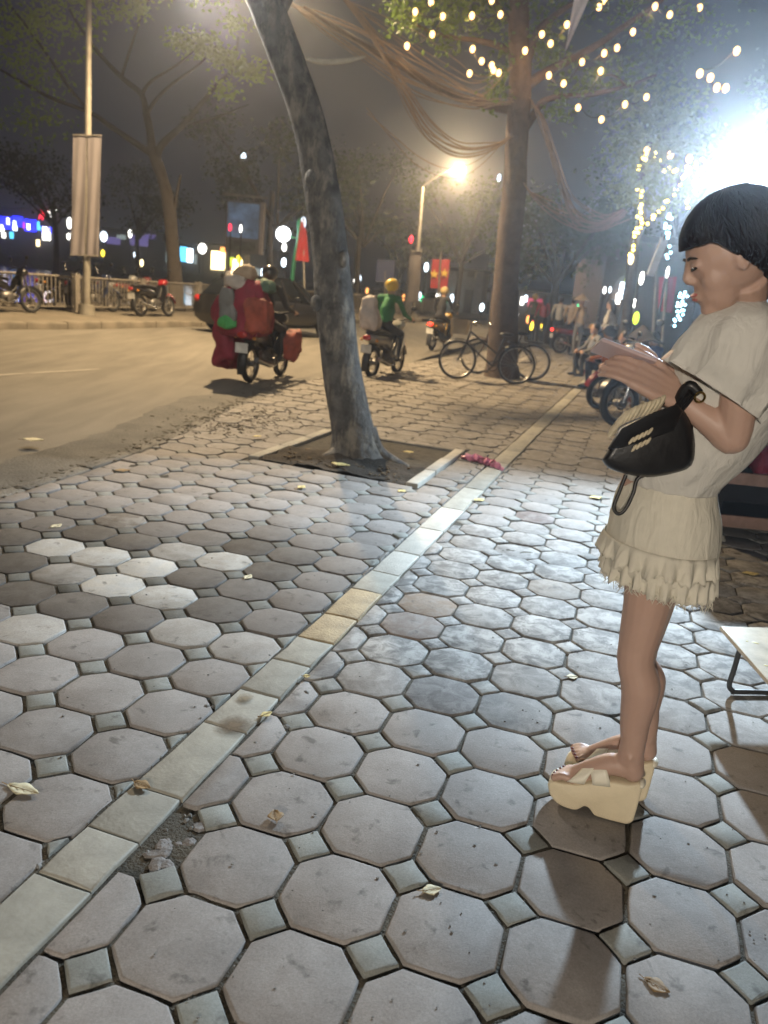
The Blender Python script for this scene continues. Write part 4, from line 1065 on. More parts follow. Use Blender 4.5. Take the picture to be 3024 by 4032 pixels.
# ---------------------------------------------------------------- black car passing behind
def car(label, loc, rz):
    t = thing('car', label, 'car', loc, rz)
    low = [(-2.0, .38, .50, .80), (-1.98, .22, .95, .92), (-1.5, .18, .98, 1), (-.3, .18, .98, 1), (.9, .18, .95, 1), (1.6, .20, .86, .96), (1.95, .24, .72, .88), (2.02, .36, .55, .75)]
    side_sweep(MB(), low, .86).build('body', P_black, t)
    gh = []
    for x, z, w in ((-1.85, .90, .78), (-1.5, 1.28, .66), (-1.0, 1.46, .62), (0, 1.48, .62), (.5, 1.38, .63), (1.15, .92, .74)):
        gh.append([Vector((x, -w, .86)), Vector((x, -w * .98, lerp(.86, z, .5))), Vector((x, -w * .86, z)), Vector((x, w * .86, z)), Vector((x, w * .98, lerp(.86, z, .5))), Vector((x, w, .86))])
    MB().rings(gh).build('cabin_glass', mat('dark car glass', (.01, .012, .015), .08), t)
    MB().box((-.5, 0, 1.475), (1.3, 1.1, .03)).build('roof', P_black, t, False)
    for s in (-1, 1):
        for x in (-.15, -1.15, .75): MB().tube([(x, s * .75, .9), (x - .1 if x < .5 else x - .55, s * .56, 1.45)], .03, 6).build('pillar', P_black, t)
        for x in (-1.25, 1.3):
            w = MB().torus((x, s * .78, .31), .22, .09, (0, 1, 0), 28, 10).build('wheel', M_tyre, t)
            MB().tube([(x, s * .74, .31), (x, s * .85, .31)], [.2, .18], 16).build('rim', M_rim, w)
        MB().ball((1.92, s * .6, .66), (.1, .16, .07), 10, 8).build('headlight', glow('headlight_white', (1, .97, .9), 10), t)
        MB().ball((-1.95, s * .66, .80), (.06, .13, .1), 10, 8).build('tail_light', TAILD, t)
        MB().ball((.75, s * .93, .98), (.07, .1, .06), 8, 6).build('wing_mirror', P_black, t)
        MB().box((-.1, s * .862, .80), (.16, .02, .03)).build('door_handle', M_chrome, t, False)
    MB().box((1.99, 0, .45), (.05, .5, .11)).build('number_plate', mat('pale number plate', (.5, .5, .48), .5), t, False)
    return t
car('black car passing on the road behind the loaded motorbike', (-3.55, 21.6, -.06), math.atan2(.82, .58))

# ================================================================ PEOPLE IN THE BACKGROUND
M_skin = mat('warm skin', (.42, .25, .17), .55, var=.08, subs=.1)
M_hair = mat('black hair', (.012, .010, .010), .5)
def cl(name, c): return mat(name, c, .8, var=.2, scale=9, bump=.25, bscale=18)
C_black = cl('black clothing', (.018, .018, .021)); C_navy = cl('navy trousers', (.02, .024, .04)); C_green = cl('green jacket', (.015, .16, .05)); C_beige = cl('beige shirt', (.34, .26, .18)); C_orange = cl('orange vest', (.55, .16, .05)); C_pink = cl('pink shirt', (.48, .20, .22)); C_blue = cl('blue shirt', (.06, .10, .30)); C_grey = cl('grey shirt', (.16, .16, .17)); C_white = cl('white shirt', (.5, .48, .45)); C_red = cl('red shirt', (.35, .04, .04)); C_olive = cl('olive shirt', (.12, .12, .05))
def person(label, loc, rz, joints, top, legs, feet=None, hair=None, helmet=None, hat=None, group=None, skin=M_skin, long_sleeves=True):
    """joints: dict of named points in the local frame (x forward). One fused body; helmet / hat / hair are parts."""
    J = {k: Vector(v) for k, v in joints.items()}
    t = thing('person', label, 'person', loc, rz, group)
    mb = MB(); bones = []
    def bone(a, b, r0, r1, zone):
        mb.tube([a, a.lerp(b, .5), b], [r0, (r0 + r1) / 2, r1], 10); mb.ball(a, r0, 8, 6); mb.ball(b, r1, 8, 6); bones.append((a, b, zone))
    hip, chest, neck, head = J['hip'], J['chest'], J['neck'], J['head']
    mb.tube([hip + Vector((0, 0, -.06)), hip, hip.lerp(chest, .45), chest, chest.lerp(neck, .75)], [(.13, .15), (.135, .165), (.115, .145), (.13, .18), (.08, .10)], 14); bones.append((hip.lerp(chest, .15), neck, 1)); bones.append((hip + Vector((0, 0, -.05)), hip, 2))
    bone(neck.lerp(chest, .2), neck.lerp(head, .55), .055, .05, 0)
    mb.ball(head, (.095, .078, .12), 14, 10); mb.ball(head + Vector((.095, 0, -.02)), (.022, .014, .022), 8, 6); mb.ball(head + Vector((.06, 0, -.085)), (.04, .045, .035), 8, 6); bones.append((head, head + Vector((0, 0, .02)), 0))
    for s in (-1, 1):
        mb.ball(head + Vector((-.005, s * .078, -.01)), (.02, .012, .032), 8, 6)
        sh = neck + Vector((-.01, s * .175, -.05)); el, ha = J['elbow' + 'lr'[s < 0]], J['hand' + 'lr'[s < 0]]
        bone(neck + Vector((0, s * .05, -.04)), sh, .06, .062, 1); bone(sh, el, .056, .043, 1)
        d = (ha - el).normalized(); bone(el, ha, .042, .03, 1 if long_sleeves else 0)
        mb.ball(ha + d * .05, (.045, .03, .045), 8, 6); u, w = basis(d)
        for f in range(4): bone(ha + d * .07 + u * (.012 * (f - 1.5) * 1.5), ha + d * (.135 - .008 * abs(f - 1)) + u * (.012 * (f - 1.5) * 1.5), .011, .009, 0)
        bone(ha + d * .03 + u * .03, ha + d * .09 + u * .055, .013, .010, 0)
        hj = hip + Vector((0, s * .09, -.04)); kn, an = J['knee' + 'lr'[s < 0]], J['ankle' + 'lr'[s < 0]]
        bone(hj, kn, .088, .060, 2); bone(kn, an, .058, .040, 2)
        bone(an + Vector((-.03, 0, -.04)), an + Vector((.14, 0, -.055)), .042, .035, 3)
    def zones(p):
        best = 1e9; z = 0
        for a, b, q in bones:
            d = b - a; u = max(0, min(1, (p - a).dot(d) / max(d.length_squared, 1e-9))); l = (p - a - d * u).length
            if l < best: best, z = l, q
        return z
    remeshed(mb, 'body', [skin, top, legs, feet or M_seat], .022, zones, t, 3)
    if helmet:
        h = MB(); h.ball(head + Vector((-.015, 0, .045)), (.135, .12, .115), 16, 10); h.box(head + Vector((.12, 0, .06)), (.09, .16, .012)); h.build('helmet', helmet, t)
    elif hat:
        h = MB()
        if hat[0] == 'cone':
            h.tube([head + Vector((0, 0, .05)), head + Vector((0, 0, .12)), head + Vector((0, 0, .25))], [.24, .16, .01], 20)
        else: h.tube([head + Vector((0, 0, .06)), head + Vector((0, 0, .075)), head + Vector((0, 0, .08)), head + Vector((0, 0, .15))], [.18, .18, .10, .08], 16)
        h.build('hat', hat[1], t)
    if hair and not helmet:
        h = MB(); h.ball(head + Vector((-.022, 0, .028)), (.098, .088, .112), 14, 10)
        if hair == 'long': h.tube([head + Vector((-.06, 0, .02)), head + Vector((-.09, 0, -.1)), neck + Vector((-.09, 0, -.1))], [.08, .075, .04], 10)
        h.build('hair', M_hair, t)
    return t
RIDE = dict(hip=(-.2, 0, .90), chest=(-.12, 0, 1.16), neck=(-.07, 0, 1.40), head=(-.02, 0, 1.53), elbowl=(.06, .26, 1.10), elbowr=(.06, -.26, 1.10), handl=(.30, .29, 1.03), handr=(.30, -.29, 1.03), kneel=(.20, .17, .76), kneer=(.20, -.17, .76), anklel=(.06, .2, .36), ankler=(.06, -.2, .36))
def stand(lean=0, arm=.0): return dict(hip=(0, 0, .92), chest=(lean * .5, 0, 1.2), neck=(lean, 0, 1.44), head=(lean + .03, 0, 1.58), elbowl=(lean * .5, .24, 1.14), elbowr=(lean * .5, -.24, 1.14), handl=(.12 + arm, .22, .94 + arm), handr=(.12 + arm, -.22, .94 + arm), kneel=(.03, .1, .5), kneer=(-.02, -.1, .5), anklel=(0, .1, .09), ankler=(-.03, -.1, .09))
SIT = dict(hip=(0, 0, .38), chest=(.05, 0, .65), neck=(.08, 0, .90), head=(.12, 0, 1.04), elbowl=(.16, .25, .62), elbowr=(.16, -.25, .62), handl=(.36, .14, .56), handr=(.36, -.14, .56), kneel=(.40, .16, .46), kneer=(.40, -.16, .46), anklel=(.36, .15, .09), ankler=(.36, -.15, .09))
H_black = paint('black helmet shell', (.015, .015, .018)); H_yel = paint('yellow helmet shell', (.62, .42, .04)); H_tan = paint('tan helmet shell', (.45, .33, .14))
person('rider in black on the motorbike loaded with red sacks', c_cargo, a_cargo, RIDE, C_black, C_black, helmet=H_black)
person('rider in a green jacket and yellow helmet beside the leaning trunk', c_green, a_green, RIDE, C_green, C_black, helmet=H_yel)
person('rider in black with a tan helmet riding away up the road', c_third, a_third, RIDE, C_black, C_black, helmet=H_tan)
# cargo: placed in the motorbike's own frame
def onbike(p, c, a): return Vector(c) + Matrix.Rotation(a, 3, 'Z') @ Vector(p)
def sack(name, label, c, rad, m, rot=0, sag=.25, seed=1, group=None, cat='sack', kx=1.0):
    V = MB(); n, mm = 34, 22; rr = []
    for i in range(mm + 1):
        t = math.pi * (i + (.03 if i == 0 else (-.03 if i == mm else 0))) / mm; ring = []
        for k in range(n):
            a = 2 * math.pi * k / n
            p = Vector((math.copysign(abs(math.cos(a)) ** .5, math.cos(a)) * math.sin(t) ** .4, math.copysign(abs(math.sin(a)) ** .5, math.sin(a)) * math.sin(t) ** .4, -math.copysign(abs(math.cos(t)) ** .7, math.cos(t))))
            w = 1 + sag * (-p.z) * .5
            p = Vector((p.x * rad[0] * w, p.y * rad[1] * w, p.z * rad[2]))
            q = p + Vector((seed * 3.1, seed, 0)); p += p.normalized() * (.10 * noise.noise(q * 3.2) - .09 * abs(noise.noise(Vector((q.x * 7, q.y * 7, q.z * 2.2)))) + .015 * noise.noise(q * 14))
            ring.append(p)
        rr.append(ring)
    V.rings(rr); o = V.build(name, m); o.location = c; o.rotation_euler = (0, 0, rot); return tag(o, label, cat, group)
C_rsack = mat('dark red canvas', (.20, .011, .032), .75, var=.3, scale=5, bump=.6, bscale=7)
C_osack = mat('orange red print canvas', (.25, .05, .03), .75, var=.45, scale=6, bump=.4, bscale=7)
C_gsack = mat('grey tarpaulin', (.13, .135, .135), .6, var=.3, scale=5, bump=.7, bscale=9)
C_plas = mat('cloudy plastic bag', (.42, .38, .34), .35, var=.2, scale=7, bump=.6, bscale=14)
B = lambda x, y, z: onbike((x, y, z), c_cargo, a_cargo)
CG = 'load on the motorbike'
sack('red_sack', 'large dark red sack hanging low at the side of the loaded motorbike', B(-.58, .36, .62), (.28, .19, .44), C_rsack, a_cargo, seed=2, group=CG)
sack('red_sack', 'tall dark red cover draped across the back of the loaded motorbike', B(-.66, .12, 1.02), (.28, .40, .38), C_rsack, a_cargo, seed=5, group=CG)
sack('orange_sack', 'orange printed sack on the right of the loaded motorbike', B(-.86, -.20, .98), (.11, .21, .27), C_osack, a_cargo, seed=8, group=CG)
sack('orange_sack', 'low orange bag beside the front wheel of the loaded motorbike', B(.28, -.30, .50), (.18, .14, .22), C_osack, a_cargo, seed=9, group=CG)
sack('grey_tarpaulin', 'grey tarpaulin bundle strapped over the red sack', B(-.945, .22, 1.06), (.04, .13, .24), C_gsack, a_cargo, seed=11, group=CG, cat='tarpaulin')
sack('plastic_bag', 'cloudy plastic bag on top of the red load', B(-.64, .22, 1.40), (.20, .22, .14), C_plas, a_cargo, seed=13, group=CG, cat='bag')
sack('beige_bundle', 'beige bundle topmost on the loaded motorbike', B(-.60, .14, 1.56), (.15, .16, .09), C_beige, a_cargo, seed=15, group=CG, cat='bundle')
sack('green_bag', 'green bag peeking from under the grey tarpaulin', B(-.95, .20, .84), (.04, .11, .05), cl('bright green bag', (.05, .30, .08)), a_cargo, seed=16, group=CG, cat='bag')
sack('green_crate_cover', 'dull green covered box beside the beige bundle', B(-.62, -.14, 1.38), (.18, .18, .11), cl('dull green cover', (.07, .13, .09)), a_cargo, seed=18, group=CG, cat='box')
sack('white_sack', 'tall white sack strapped behind the rider in green', onbike((-.66, .10, 1.08), c_green, a_green), (.15, .19, .30), cl('white sackcloth', (.50, .45, .42)), a_green, seed=21)
# crowd on the right
CW = 'people gathered on the pavement at right'
M_stool = mat('plastic stool', (.25, .05, .05), .5)
def seat_under(loc, rz, label):
    t = thing('stool', label, 'stool', loc, rz, 'low plastic stools')
    MB().box((0, 0, .29), (.27, .27, .03)).build('seat', M_stool, t, False)
    for x in (-1, 1):
        for y in (-1, 1): MB().tube([(x * .14, y * .14, 0), (x * .11, y * .11, .28)], .015, 6).build('leg', M_stool, t)
def cpos(x, Y): p = at(x, 700, Y); p.z = 0; return p
for x, Y, rz, pose, top, legs, kw, lab, st in [
    (1335, 15.0, 2.8, SIT, C_orange, C_navy, dict(helmet=H_black), 'seated person in an orange vest and black helmet', 'low stool under the person in the orange vest'),
    (1405, 16.2, 2.4, SIT, C_beige, C_navy, dict(hat=('flat', C_olive)), 'seated person in beige with an olive brimmed hat', 'low stool under the person in the olive hat'),
    (1372, 13.6, 2.9, SIT, C_pink, C_navy, dict(hair='long'), 'seated person in pink with long black hair', 'low stool under the person in pink'),
    (1432, 14.5, 2.2, SIT, C_blue, C_black, dict(hair='short'), 'seated person in a blue shirt near the woman chin', 'low stool under the person in blue'),
    (1408, 12.6, 2.6, SIT, C_red, C_navy, dict(hat=('cone', C_beige)), 'seated person in red under a pale conical hat', 'low stool under the person in red'),
    (1298, 17.5, 3.4, SIT, C_grey, C_black, dict(hair='short'), 'seated person in grey behind the orange vest', 'low stool under the person in grey')]:
    p = cpos(x, Y); person(lab, p, rz, pose, top, legs, group=CW, **kw); seat_under(p, rz, st)
for x, Y, rz, top, legs, kw, lab in [
    (1232, 25.5, 1.2, C_beige, C_navy, dict(hair='short'), 'standing person in beige behind the parked maroon scooter'),
    (1252, 24.2, 2.2, C_beige, C_grey, dict(hat=('cone', C_beige)), 'standing person with a conical hat beside the scooters'),
    (1205, 27, 1.4, C_white, C_black, dict(hair='short'), 'standing person in white beyond the bulb lit tree'),
    (1170, 29, 1.8, C_red, C_black, dict(hair='long'), 'standing person in red far behind the bicycles'),
    (1318, 21, 2.6, C_white, C_navy, dict(hair='long'), 'standing person in white behind the orange vest'),
    (1150, 31, 1.8, C_olive, C_navy, dict(helmet=H_yel), 'standing person in a yellow helmet far behind the bicycles')]:
    person(lab, cpos(x, Y), rz, stand(.04, .05), top, legs, group=CW, **kw)
# ================================================================ THE STANDING WOMAN
M_wskin = mat('light brown skin', (.46, .30, .235), .5, var=.06, scale=8, subs=.08, bump=.05, bscale=120)
M_whair = mat('dark straight hair', (.012, .012, .018), .6, var=.3, scale=30, spec=.25)
def cloth_mat(name, c, tr=.25):
    m = mat(name, c, .85, var=.06, scale=30)
    nt = m.node_tree; b = nt.nodes['Principled BSDF']
    tc = nt.nodes.new('ShaderNodeTexCoord'); mp = nt.nodes.new('ShaderNodeMapping'); mp.inputs['Scale'].default_value = (24, 24, 7); mp.inputs['Rotation'].default_value = (0, R(24), 0)
    n1 = nt.nodes.new('ShaderNodeTexNoise'); n1.inputs['Scale'].default_value = 1.2; n1.inputs['Detail'].default_value = 4; n1.inputs['Distortion'].default_value = .8
    bp_ = nt.nodes.new('ShaderNodeBump'); bp_.inputs['Strength'].default_value = .38; bp_.inputs['Distance'].default_value = .03
    nt.links.new(tc.outputs['Object'], mp.inputs[0]); nt.links.new(mp.outputs[0], n1.inputs['Vector']); nt.links.new(n1.outputs[0], bp_.inputs['Height']); nt.links.new(bp_.outputs[0], b.inputs['Normal']); t = nt.nodes.new('ShaderNodeBsdfTranslucent'); t.inputs[0].default_value = (*c, 1)
    x = nt.nodes.new('ShaderNodeMixShader'); x.inputs[0].default_value = tr
    nt.links.new(b.outputs[0], x.inputs[1]); nt.links.new(t.outputs[0], x.inputs[2]); nt.links.new(x.outputs[0], nt.nodes['Material Output'].inputs[0]); return m
M_blouse = cloth_mat('cream crinkled blouse', (.80, .77, .71), .3); M_skirt = cloth_mat('cream woven skirt', (.80, .75, .63), .22)
FD = Vector((-.935, .354, 0)).normalized(); FS = Vector((FD.y, -FD.x, 0))        # foot direction and its right-hand side
woman = thing('person', 'woman in cream blouse and frilled skirt looking down at her phone', 'person', (.84, 2.14, 0)); W0 = Vector(woman.location)
def wp(x, y, Y): return at(x, y, Y) - W0
heels = [Vector((.822, 2.085, 0)) - W0, Vector((.897, 2.205, 0)) - W0]
body = MB()
def flesh(pts, rad, n=16): body.tube(smooth_path(pts, 4), [r for i in range(len(rad) - 1) for r in [lerp(rad[i], rad[i + 1], k / 4) for k in range(4)]] + [rad[-1]], n)
knee = [wp(1382, 1395, 2.10), wp(1387, 1395, 2.22)]
hipj = [wp(1425, 1150, 2.10), wp(1440, 1150, 2.28)]
for i, h in enumerate(heels):
    h = h + Vector((0, 0, .026)); ank = h + FD * .012 + Vector((0, 0, .205))
    kn = knee[i]; calf = ank.lerp(kn, .62) - FD * .012
    flesh([ank + Vector((0, 0, -.03)), ank + Vector((0, 0, .03)), ank.lerp(kn, .3) - FD * .004, calf, kn + Vector((0, 0, -.06)), kn + FD * .006, kn.lerp(hipj[i], .35), kn.lerp(hipj[i], .7), hipj[i] + Vector((0, 0, .06))],
          [.038, .037, .044, .057, .053, .0545, .066, .076, .084])
    # foot
    flesh([ank + Vector((0, 0, -.02)), h + Vector((0, 0, .155)) + FD * .0], [.035, .036], 12)
    body.ball(h + Vector((0, 0, .146)) - FD * .004, (.034, .034, .036), 12, 8)
    flesh([h + Vector((0, 0, .15)), h + FD * .06 + Vector((0, 0, .145)), h + FD * .115 + Vector((0, 0, .108)), h + FD * .165 + Vector((0, 0, .074))], [.034, .034, .031, .022], 14)
    body.ball(h + FD * .150 + Vector((0, 0, .076)), (.045, .042, .02), 12, 8)
    for k in range(5):
        s = (k - 2) * .0165 * (1 if i == 0 else -1); ln = (.062, .06, .055, .047, .04)[k]; r = (.0125, .0095, .009, .0085, .008)[k]
        a = h + FD * .155 + FS * s + Vector((0, 0, .070)); b_ = a + FD * ln * .6 + Vector((0, 0, .006)); c = a + FD * ln + Vector((0, 0, -.008))
        body.tube(smooth_path([a, b_, c], 3), r, 8); body.ball(c, r * 1.02, 8, 6)
    for s in (-1, 1): body.ball(ank + FS * (s * .032) + Vector((0, 0, -.004)), .013, 8, 6)
    body.tube([h + Vector((0, 0, .15)) - FD * .02, ank + Vector((0, 0, .06)) - FD * .018], [.016, .012], 8)
pel, waist, chest, neck = wp(1432, 1115, 2.18), wp(1448, 1030, 2.16), wp(1550, 800, 2.06), wp(1592, 672, 1.99)
flesh([pel + Vector((0, 0, -.08)), pel, waist, waist.lerp(chest, .5), chest, chest.lerp(neck, .7)], [(.13, .14), (.13, .15), (.10, .125), (.10, .13), (.10, .15), (.06, .07)], 18)
headc = wp(1578, 552, 1.91)
hf = Vector((-.90, .12, -.42)).normalized(); hs = hf.cross(Vector((0, 0, 1))).normalized(); hu = hs.cross(hf)
def hp(f, s, u): return headc + (hf * f + hs * s + hu * u) * .93
flesh([neck + Vector((0, 0, -.06)), neck.lerp(hp(-.03, 0, -.08), .5), hp(-.02, 0, -.06)], [.056, .052, .05], 14)
HR = Matrix((hf, hs, hu)).transposed()
body.ball(headc + hu * .014, (.095, .074, .100), 20, 14, HR)
body.ball(hp(.045, 0, -.062), (.052, .050, .060), 16, 10, HR)                 # jaw
body.ball(hp(.075, 0, -.108), (.022, .026, .018), 10, 8, HR)                   # chin
body.tube([hp(.094, 0, .022), hp(.106, 0, -.010), hp(.113, 0, -.026)], [.008, .010, .0115], 8)   # nose
body.ball(hp(.104, 0, -.030), (.012, .016, .008), 8, 6, HR)
body.ball(hp(.098, 0, -.066), (.012, .024, .006), 10, 6, HR); body.ball(hp(.096, 0, -.077), (.012, .021, .007), 10, 6, HR)   # lips
for s in (-1, 1):
    body.ball(hp(.088, s * .034, .004), (.012, .017, .010), 10, 8, HR)           # eyelids
    body.ball(hp(.045, s * .036, -.034), (.040, .026, .045), 12, 8, HR)             # cheek
    body.ball(hp(-.005, s * .079, -.01), (.018, .008, .03), 10, 8, HR)           # ear
# arms
sh_n, el_n, wr_n = wp(1612, 735, 1.90), wp(1583, 945, 1.93), wp(1468, 862, 1.97)
sh_f, el_f, wr_f = wp(1570, 745, 2.22), wp(1490, 930, 2.33), wp(1405, 822, 2.12)
body.tube([chest + Vector((.0, -.05, .06)), sh_n], [.05, .046], 12); body.tube([chest + Vector((0, .05, .06)), sh_f], [.05, .046], 12)
for sh, el, wr in ((sh_n, el_n, wr_n), (sh_f, el_f, wr_f)):
    body.ball(sh, .046, 12, 8)
    flesh([sh, sh.lerp(el, .5), el, el.lerp(wr, .3), wr], [.045, .046, .040, .039, .026], 14); body.ball(el, .041, 12, 8)
def hand(wr, kn, side, upd, curl, thumb_dir, ln=.085, spread=.0212):
    """wrist, knuckle centre, across-palm direction, back-of-hand direction"""
    d = (kn - wr).normalized(); side = (side - d * side.dot(d)).normalized(); upd = d.cross(side) * (1 if d.cross(side).dot(upd) > 0 else -1)
    for k in range(4):
        s = (k - 1.5) * spread
        body.tube([wr + side * s * .55, wr.lerp(kn, .5) + side * s * .9, kn + side * s], [.017, .0165, .0125], 8)
        a = kn + side * s; L_ = ln * (.93, 1.0, .95, .78)[k]
        p1 = a + (d * math.cos(curl * .4) - upd * math.sin(curl * .4)) * L_ * .48
        p2 = p1 + (d * math.cos(curl) - upd * math.sin(curl)) * L_ * .32; p3 = p2 + (d * math.cos(curl * 1.6) - upd * math.sin(curl * 1.6)) * L_ * .24
        body.tube([a - d * .012, a, a.lerp(p1, .5), p1, p2, p3], [.0105, .0092, .0084, .0084, .0076, .0066], 8); body.ball(p3, .0068, 8, 6)
    b0 = wr.lerp(kn, .25) + side * (spread * 1.6) * thumb_dir; b1 = wr.lerp(kn, .62) + side * (spread * 2.9) * thumb_dir - upd * .006; b2 = wr.lerp(kn, .95) + side * (spread * 3.1) * thumb_dir - upd * .006; b3 = b2 + d * .028
    body.tube([wr.lerp(kn, .15), b0, b1, b2, b3], [.016, .017, .0135, .0115, .009], 8); body.ball(b3, .0092, 8, 6)
ph_a, ph_b = wp(1296, 748, 2.03), wp(1396, 787, 2.03)      # phone ends
kn_n = wp(1372, 806, 1.985)
hand(wr_n, kn_n, Vector((0, .55, .83)), Vector((.1, -.9, -.5)), .55, 1)
kn_f = wp(1352, 790, 2.10); hand(wr_f, kn_f, Vector((0, -.5, .85)), Vector((.1, .9, -.5)), .6, 1)
remeshed(body, 'body', [M_wskin], .0048, None, woman, 5)
# nails on the near foot and eyes
for i, h in enumerate(heels):
    for k in range(5):
        s = (k - 2) * .0165 * (1 if i == 0 else -1); ln = (.062, .06, .055, .047, .04)[k]
        MB().ball(h + FD * (.158 + ln) + FS * s + Vector((0, 0, .0955)), (.006, .006, .0035), 8, 6).build('toenail', mat('dark red nail varnish', (.12, .02, .03), .3), woman)
M_lash = mat('dark brow and lash hair', (.02, .015, .012), .7)
for s in (-1, 1):
    MB().ball(hp(.0925, s * .034, .001), (.008, .014, .004), 8, 6, HR).build('eye', mat('dark eye', (.02, .015, .012), .2), woman)
    MB().tube(smooth_path([hp(.0985, s * .018, -.001), hp(.100, s * .033, -.004), hp(.092, s * .050, -.001)], 3), .0018, 5).build('lashes', M_lash, woman)
    MB().tube(smooth_path([hp(.100, s * .014, .022), hp(.0985, s * .034, .027), hp(.086, s * .055, .021)], 3), [.002, .003, .003, .003, .0025, .002, .001], 5).build('eyebrow', M_lash, woman)
M_lip = mat('soft red lips', (.40, .12, .11), .4)
MB().ball(hp(.1015, 0, -.064), (.010, .021, .0052), 12, 6, HR).ball(hp(.0995, 0, -.0745), (.010, .018, .006), 12, 6, HR).build('lips', M_lip, woman)
# hair: cap, falling back and tied at the nape
hr = MB()
def hair_shell():
    rr = []; n, m = 28, 16
    for i in range(m + 1):
        t = math.pi * (i + (.03 if i == 0 else (-.03 if i == m else 0))) / m; ring = []
        for k in range(n):
            a = 2 * math.pi * k / n; x, y, z = math.sin(t) * math.cos(a), math.sin(t) * math.sin(a), -math.cos(t)
            s = 1 + .03 * noise.noise(Vector((x * 3, y * 3, z * 6)))
            f = x * .128 * s - .022; u_ = z * .118 * s + .036
            lim = lerp(-.07, .050, max(0, min(1, (x + .30) / .85))); u_ = max(u_, lim)     # hairline
            if x > .4: f = min(f, .106)
            ring.append(hp(f, y * .106 * s, u_))
        rr.append(ring)
    hr.rings(rr)
hair_shell()
rh = random.Random(5)
for k in range(260):      # combed strands lying on the cap
    a = rh.uniform(0, 6.283); ca, sa = math.cos(a), math.sin(a); P = []; e = rh.uniform(1.5, 2.1) if ca > .3 else rh.uniform(1.9, 2.7)
    for q in range(9):
        t = lerp(.12, e, q / 8); aa = a + .18 * math.sin(q * .6 + k); x, y, z = math.sin(t) * math.cos(aa), math.sin(t) * math.sin(aa), math.cos(t)
        f = x * .130 - .022; u_ = max(z * .120 + .036, lerp(-.07, .050, max(0, min(1, (x + .30) / .85))))
        if x > .4: f = min(f, .107)
        P.append(hp(f, y * .108, u_))
    hr.tube(P, [.002, .0035, .004, .004, .004, .004, .0035, .003, .0015], 5)
hr.ball(hp(-.10, 0, .02), (.06, .085, .09), 16, 10, HR)
hr.tube(smooth_path([hp(-.09, 0, -.01), hp(-.12, 0, -.09), hp(-.11, 0, -.18), hp(-.06, 0, -.26)], 4), [.065 - .0035 * i for i in range(13)], 12)
for k in range(0):     # fine loose hairs at the temple and nape
    sd_ = (-1) ** k; a = random.uniform(-.10, .03); hr.tube(smooth_path([hp(a, sd_ * .098, .03), hp(a - .012, sd_ * .095, -.01), hp(a - .03 - random.uniform(0, .02), sd_ * .088, -.03 - random.uniform(0, .03))], 3), [.0016] * 5 + [.001, .0005], 4)
hr.build('hair', M_whair, woman)
# blouse ---------------------------------------------------------------
def ring_xy(c, dx, dy, n, folds, seed, phase=0):
    out = []
    for k in range(n):
        a = 2 * math.pi * k / n; f = 1 + folds * (noise.noise(Vector((math.cos(a) * 2.6, math.sin(a) * 2.6, seed * .55))) + .45 * math.sin(a * 11 + seed * .5 + phase) + .25 * math.sin(a * 27 + seed * .7))
        out.append(c + Vector((math.cos(a) * dx * f, math.sin(a) * dy * f, 0)))
    return out
rows = [(672, 1545, 1645, .075, 2.00), (700, 1520, 1668, .115, 2.01), (745, 1478, 1692, .165, 2.02), (800, 1445, 1705, .172, 2.05), (860, 1425, 1692, .170, 2.08), (920, 1400, 1658, .165, 2.11), (975, 1374, 1612, .16, 2.13), (1012, 1356, 1572, .152, 2.15), (1034, 1352, 1550, .145, 2.16), (1046, 1358, 1542, .14, 2.16)]
rings = []
for i, (y, xf, xb, hw, Y) in enumerate(rows):
    f_, b_ = wp(xf, y, Y), wp(xb, y, Y); c = (f_ + b_) / 2; rings.append(ring_xy(c, (b_ - f_).length / 2, hw, 64, .018 + .022 * min(1, i / 4), i))
def densify(rings, sub=3):
    n = len(rings[0]); paths = [smooth_path([r[k] for r in rings], sub) for k in range(n)]
    return [[paths[k][i] for k in range(n)] for i in range(len(paths[0]))]
bl = MB(); bl.rings(densify(rings), caps=False)
blouse = bl.build('blouse', M_blouse, woman)
sd = blouse.modifiers.new('s', 'SOLIDIFY'); sd.thickness = .002
def sleeve(pts, parent_name):
    rr = []
    for i, (c, ax, r1, r2, u) in enumerate(pts):
        ax = ax.normalized(); u = (u - ax * u.dot(ax)).normalized(); w = ax.cross(u); ring = []
        for k in range(52):
            a = 2 * math.pi * k / 52; f = 1 + (.03 + .018 * i) * (noise.noise(Vector((math.cos(a) * 2.4, math.sin(a) * 2.4, i * .3))) + .5 * math.sin(a * 9 + i * .25) + .35 * math.sin(a * 23 + i * .4))
            ring.append(c + u * (math.cos(a) * r1 * f) + w * (math.sin(a) * r2 * f))
        rr.append(ring)
    o = MB().rings(densify(rr), caps=False).build(parent_name, M_blouse, woman); s = o.modifiers.new('s', 'SOLIDIFY'); s.thickness = .002; return o
hem_a, hem_b = wp(1450, 772, 1.93), wp(1634, 922, 1.93)
hc = (hem_a + hem_b) / 2; hu_ = (hem_b - hem_a)
sleeve([(wp(1600, 652, 1.99), Vector((-.1, -.3, -1)), .05, .06, hu_), (wp(1605, 690, 1.94), Vector((-.1, -.2, -1)), .095, .095, hu_), (wp(1594, 738, 1.92), Vector((-.2, -.1, -1)), .118, .10, hu_), (wp(1572, 795, 1.92), Vector((-.3, 0, -1)), .130, .098, hu_), (hc.lerp(wp(1567, 800, 1.93), .3), Vector((-.45, 0, -1)), .134, .085, hu_), (hc, Vector((-.5, 0, -1)), hu_.length / 2, .082, hu_)], 'sleeve')
hem2a, hem2b = wp(1455, 800, 2.28), wp(1600, 915, 2.28); hc2 = (hem2a + hem2b) / 2; hv = hem2b - hem2a
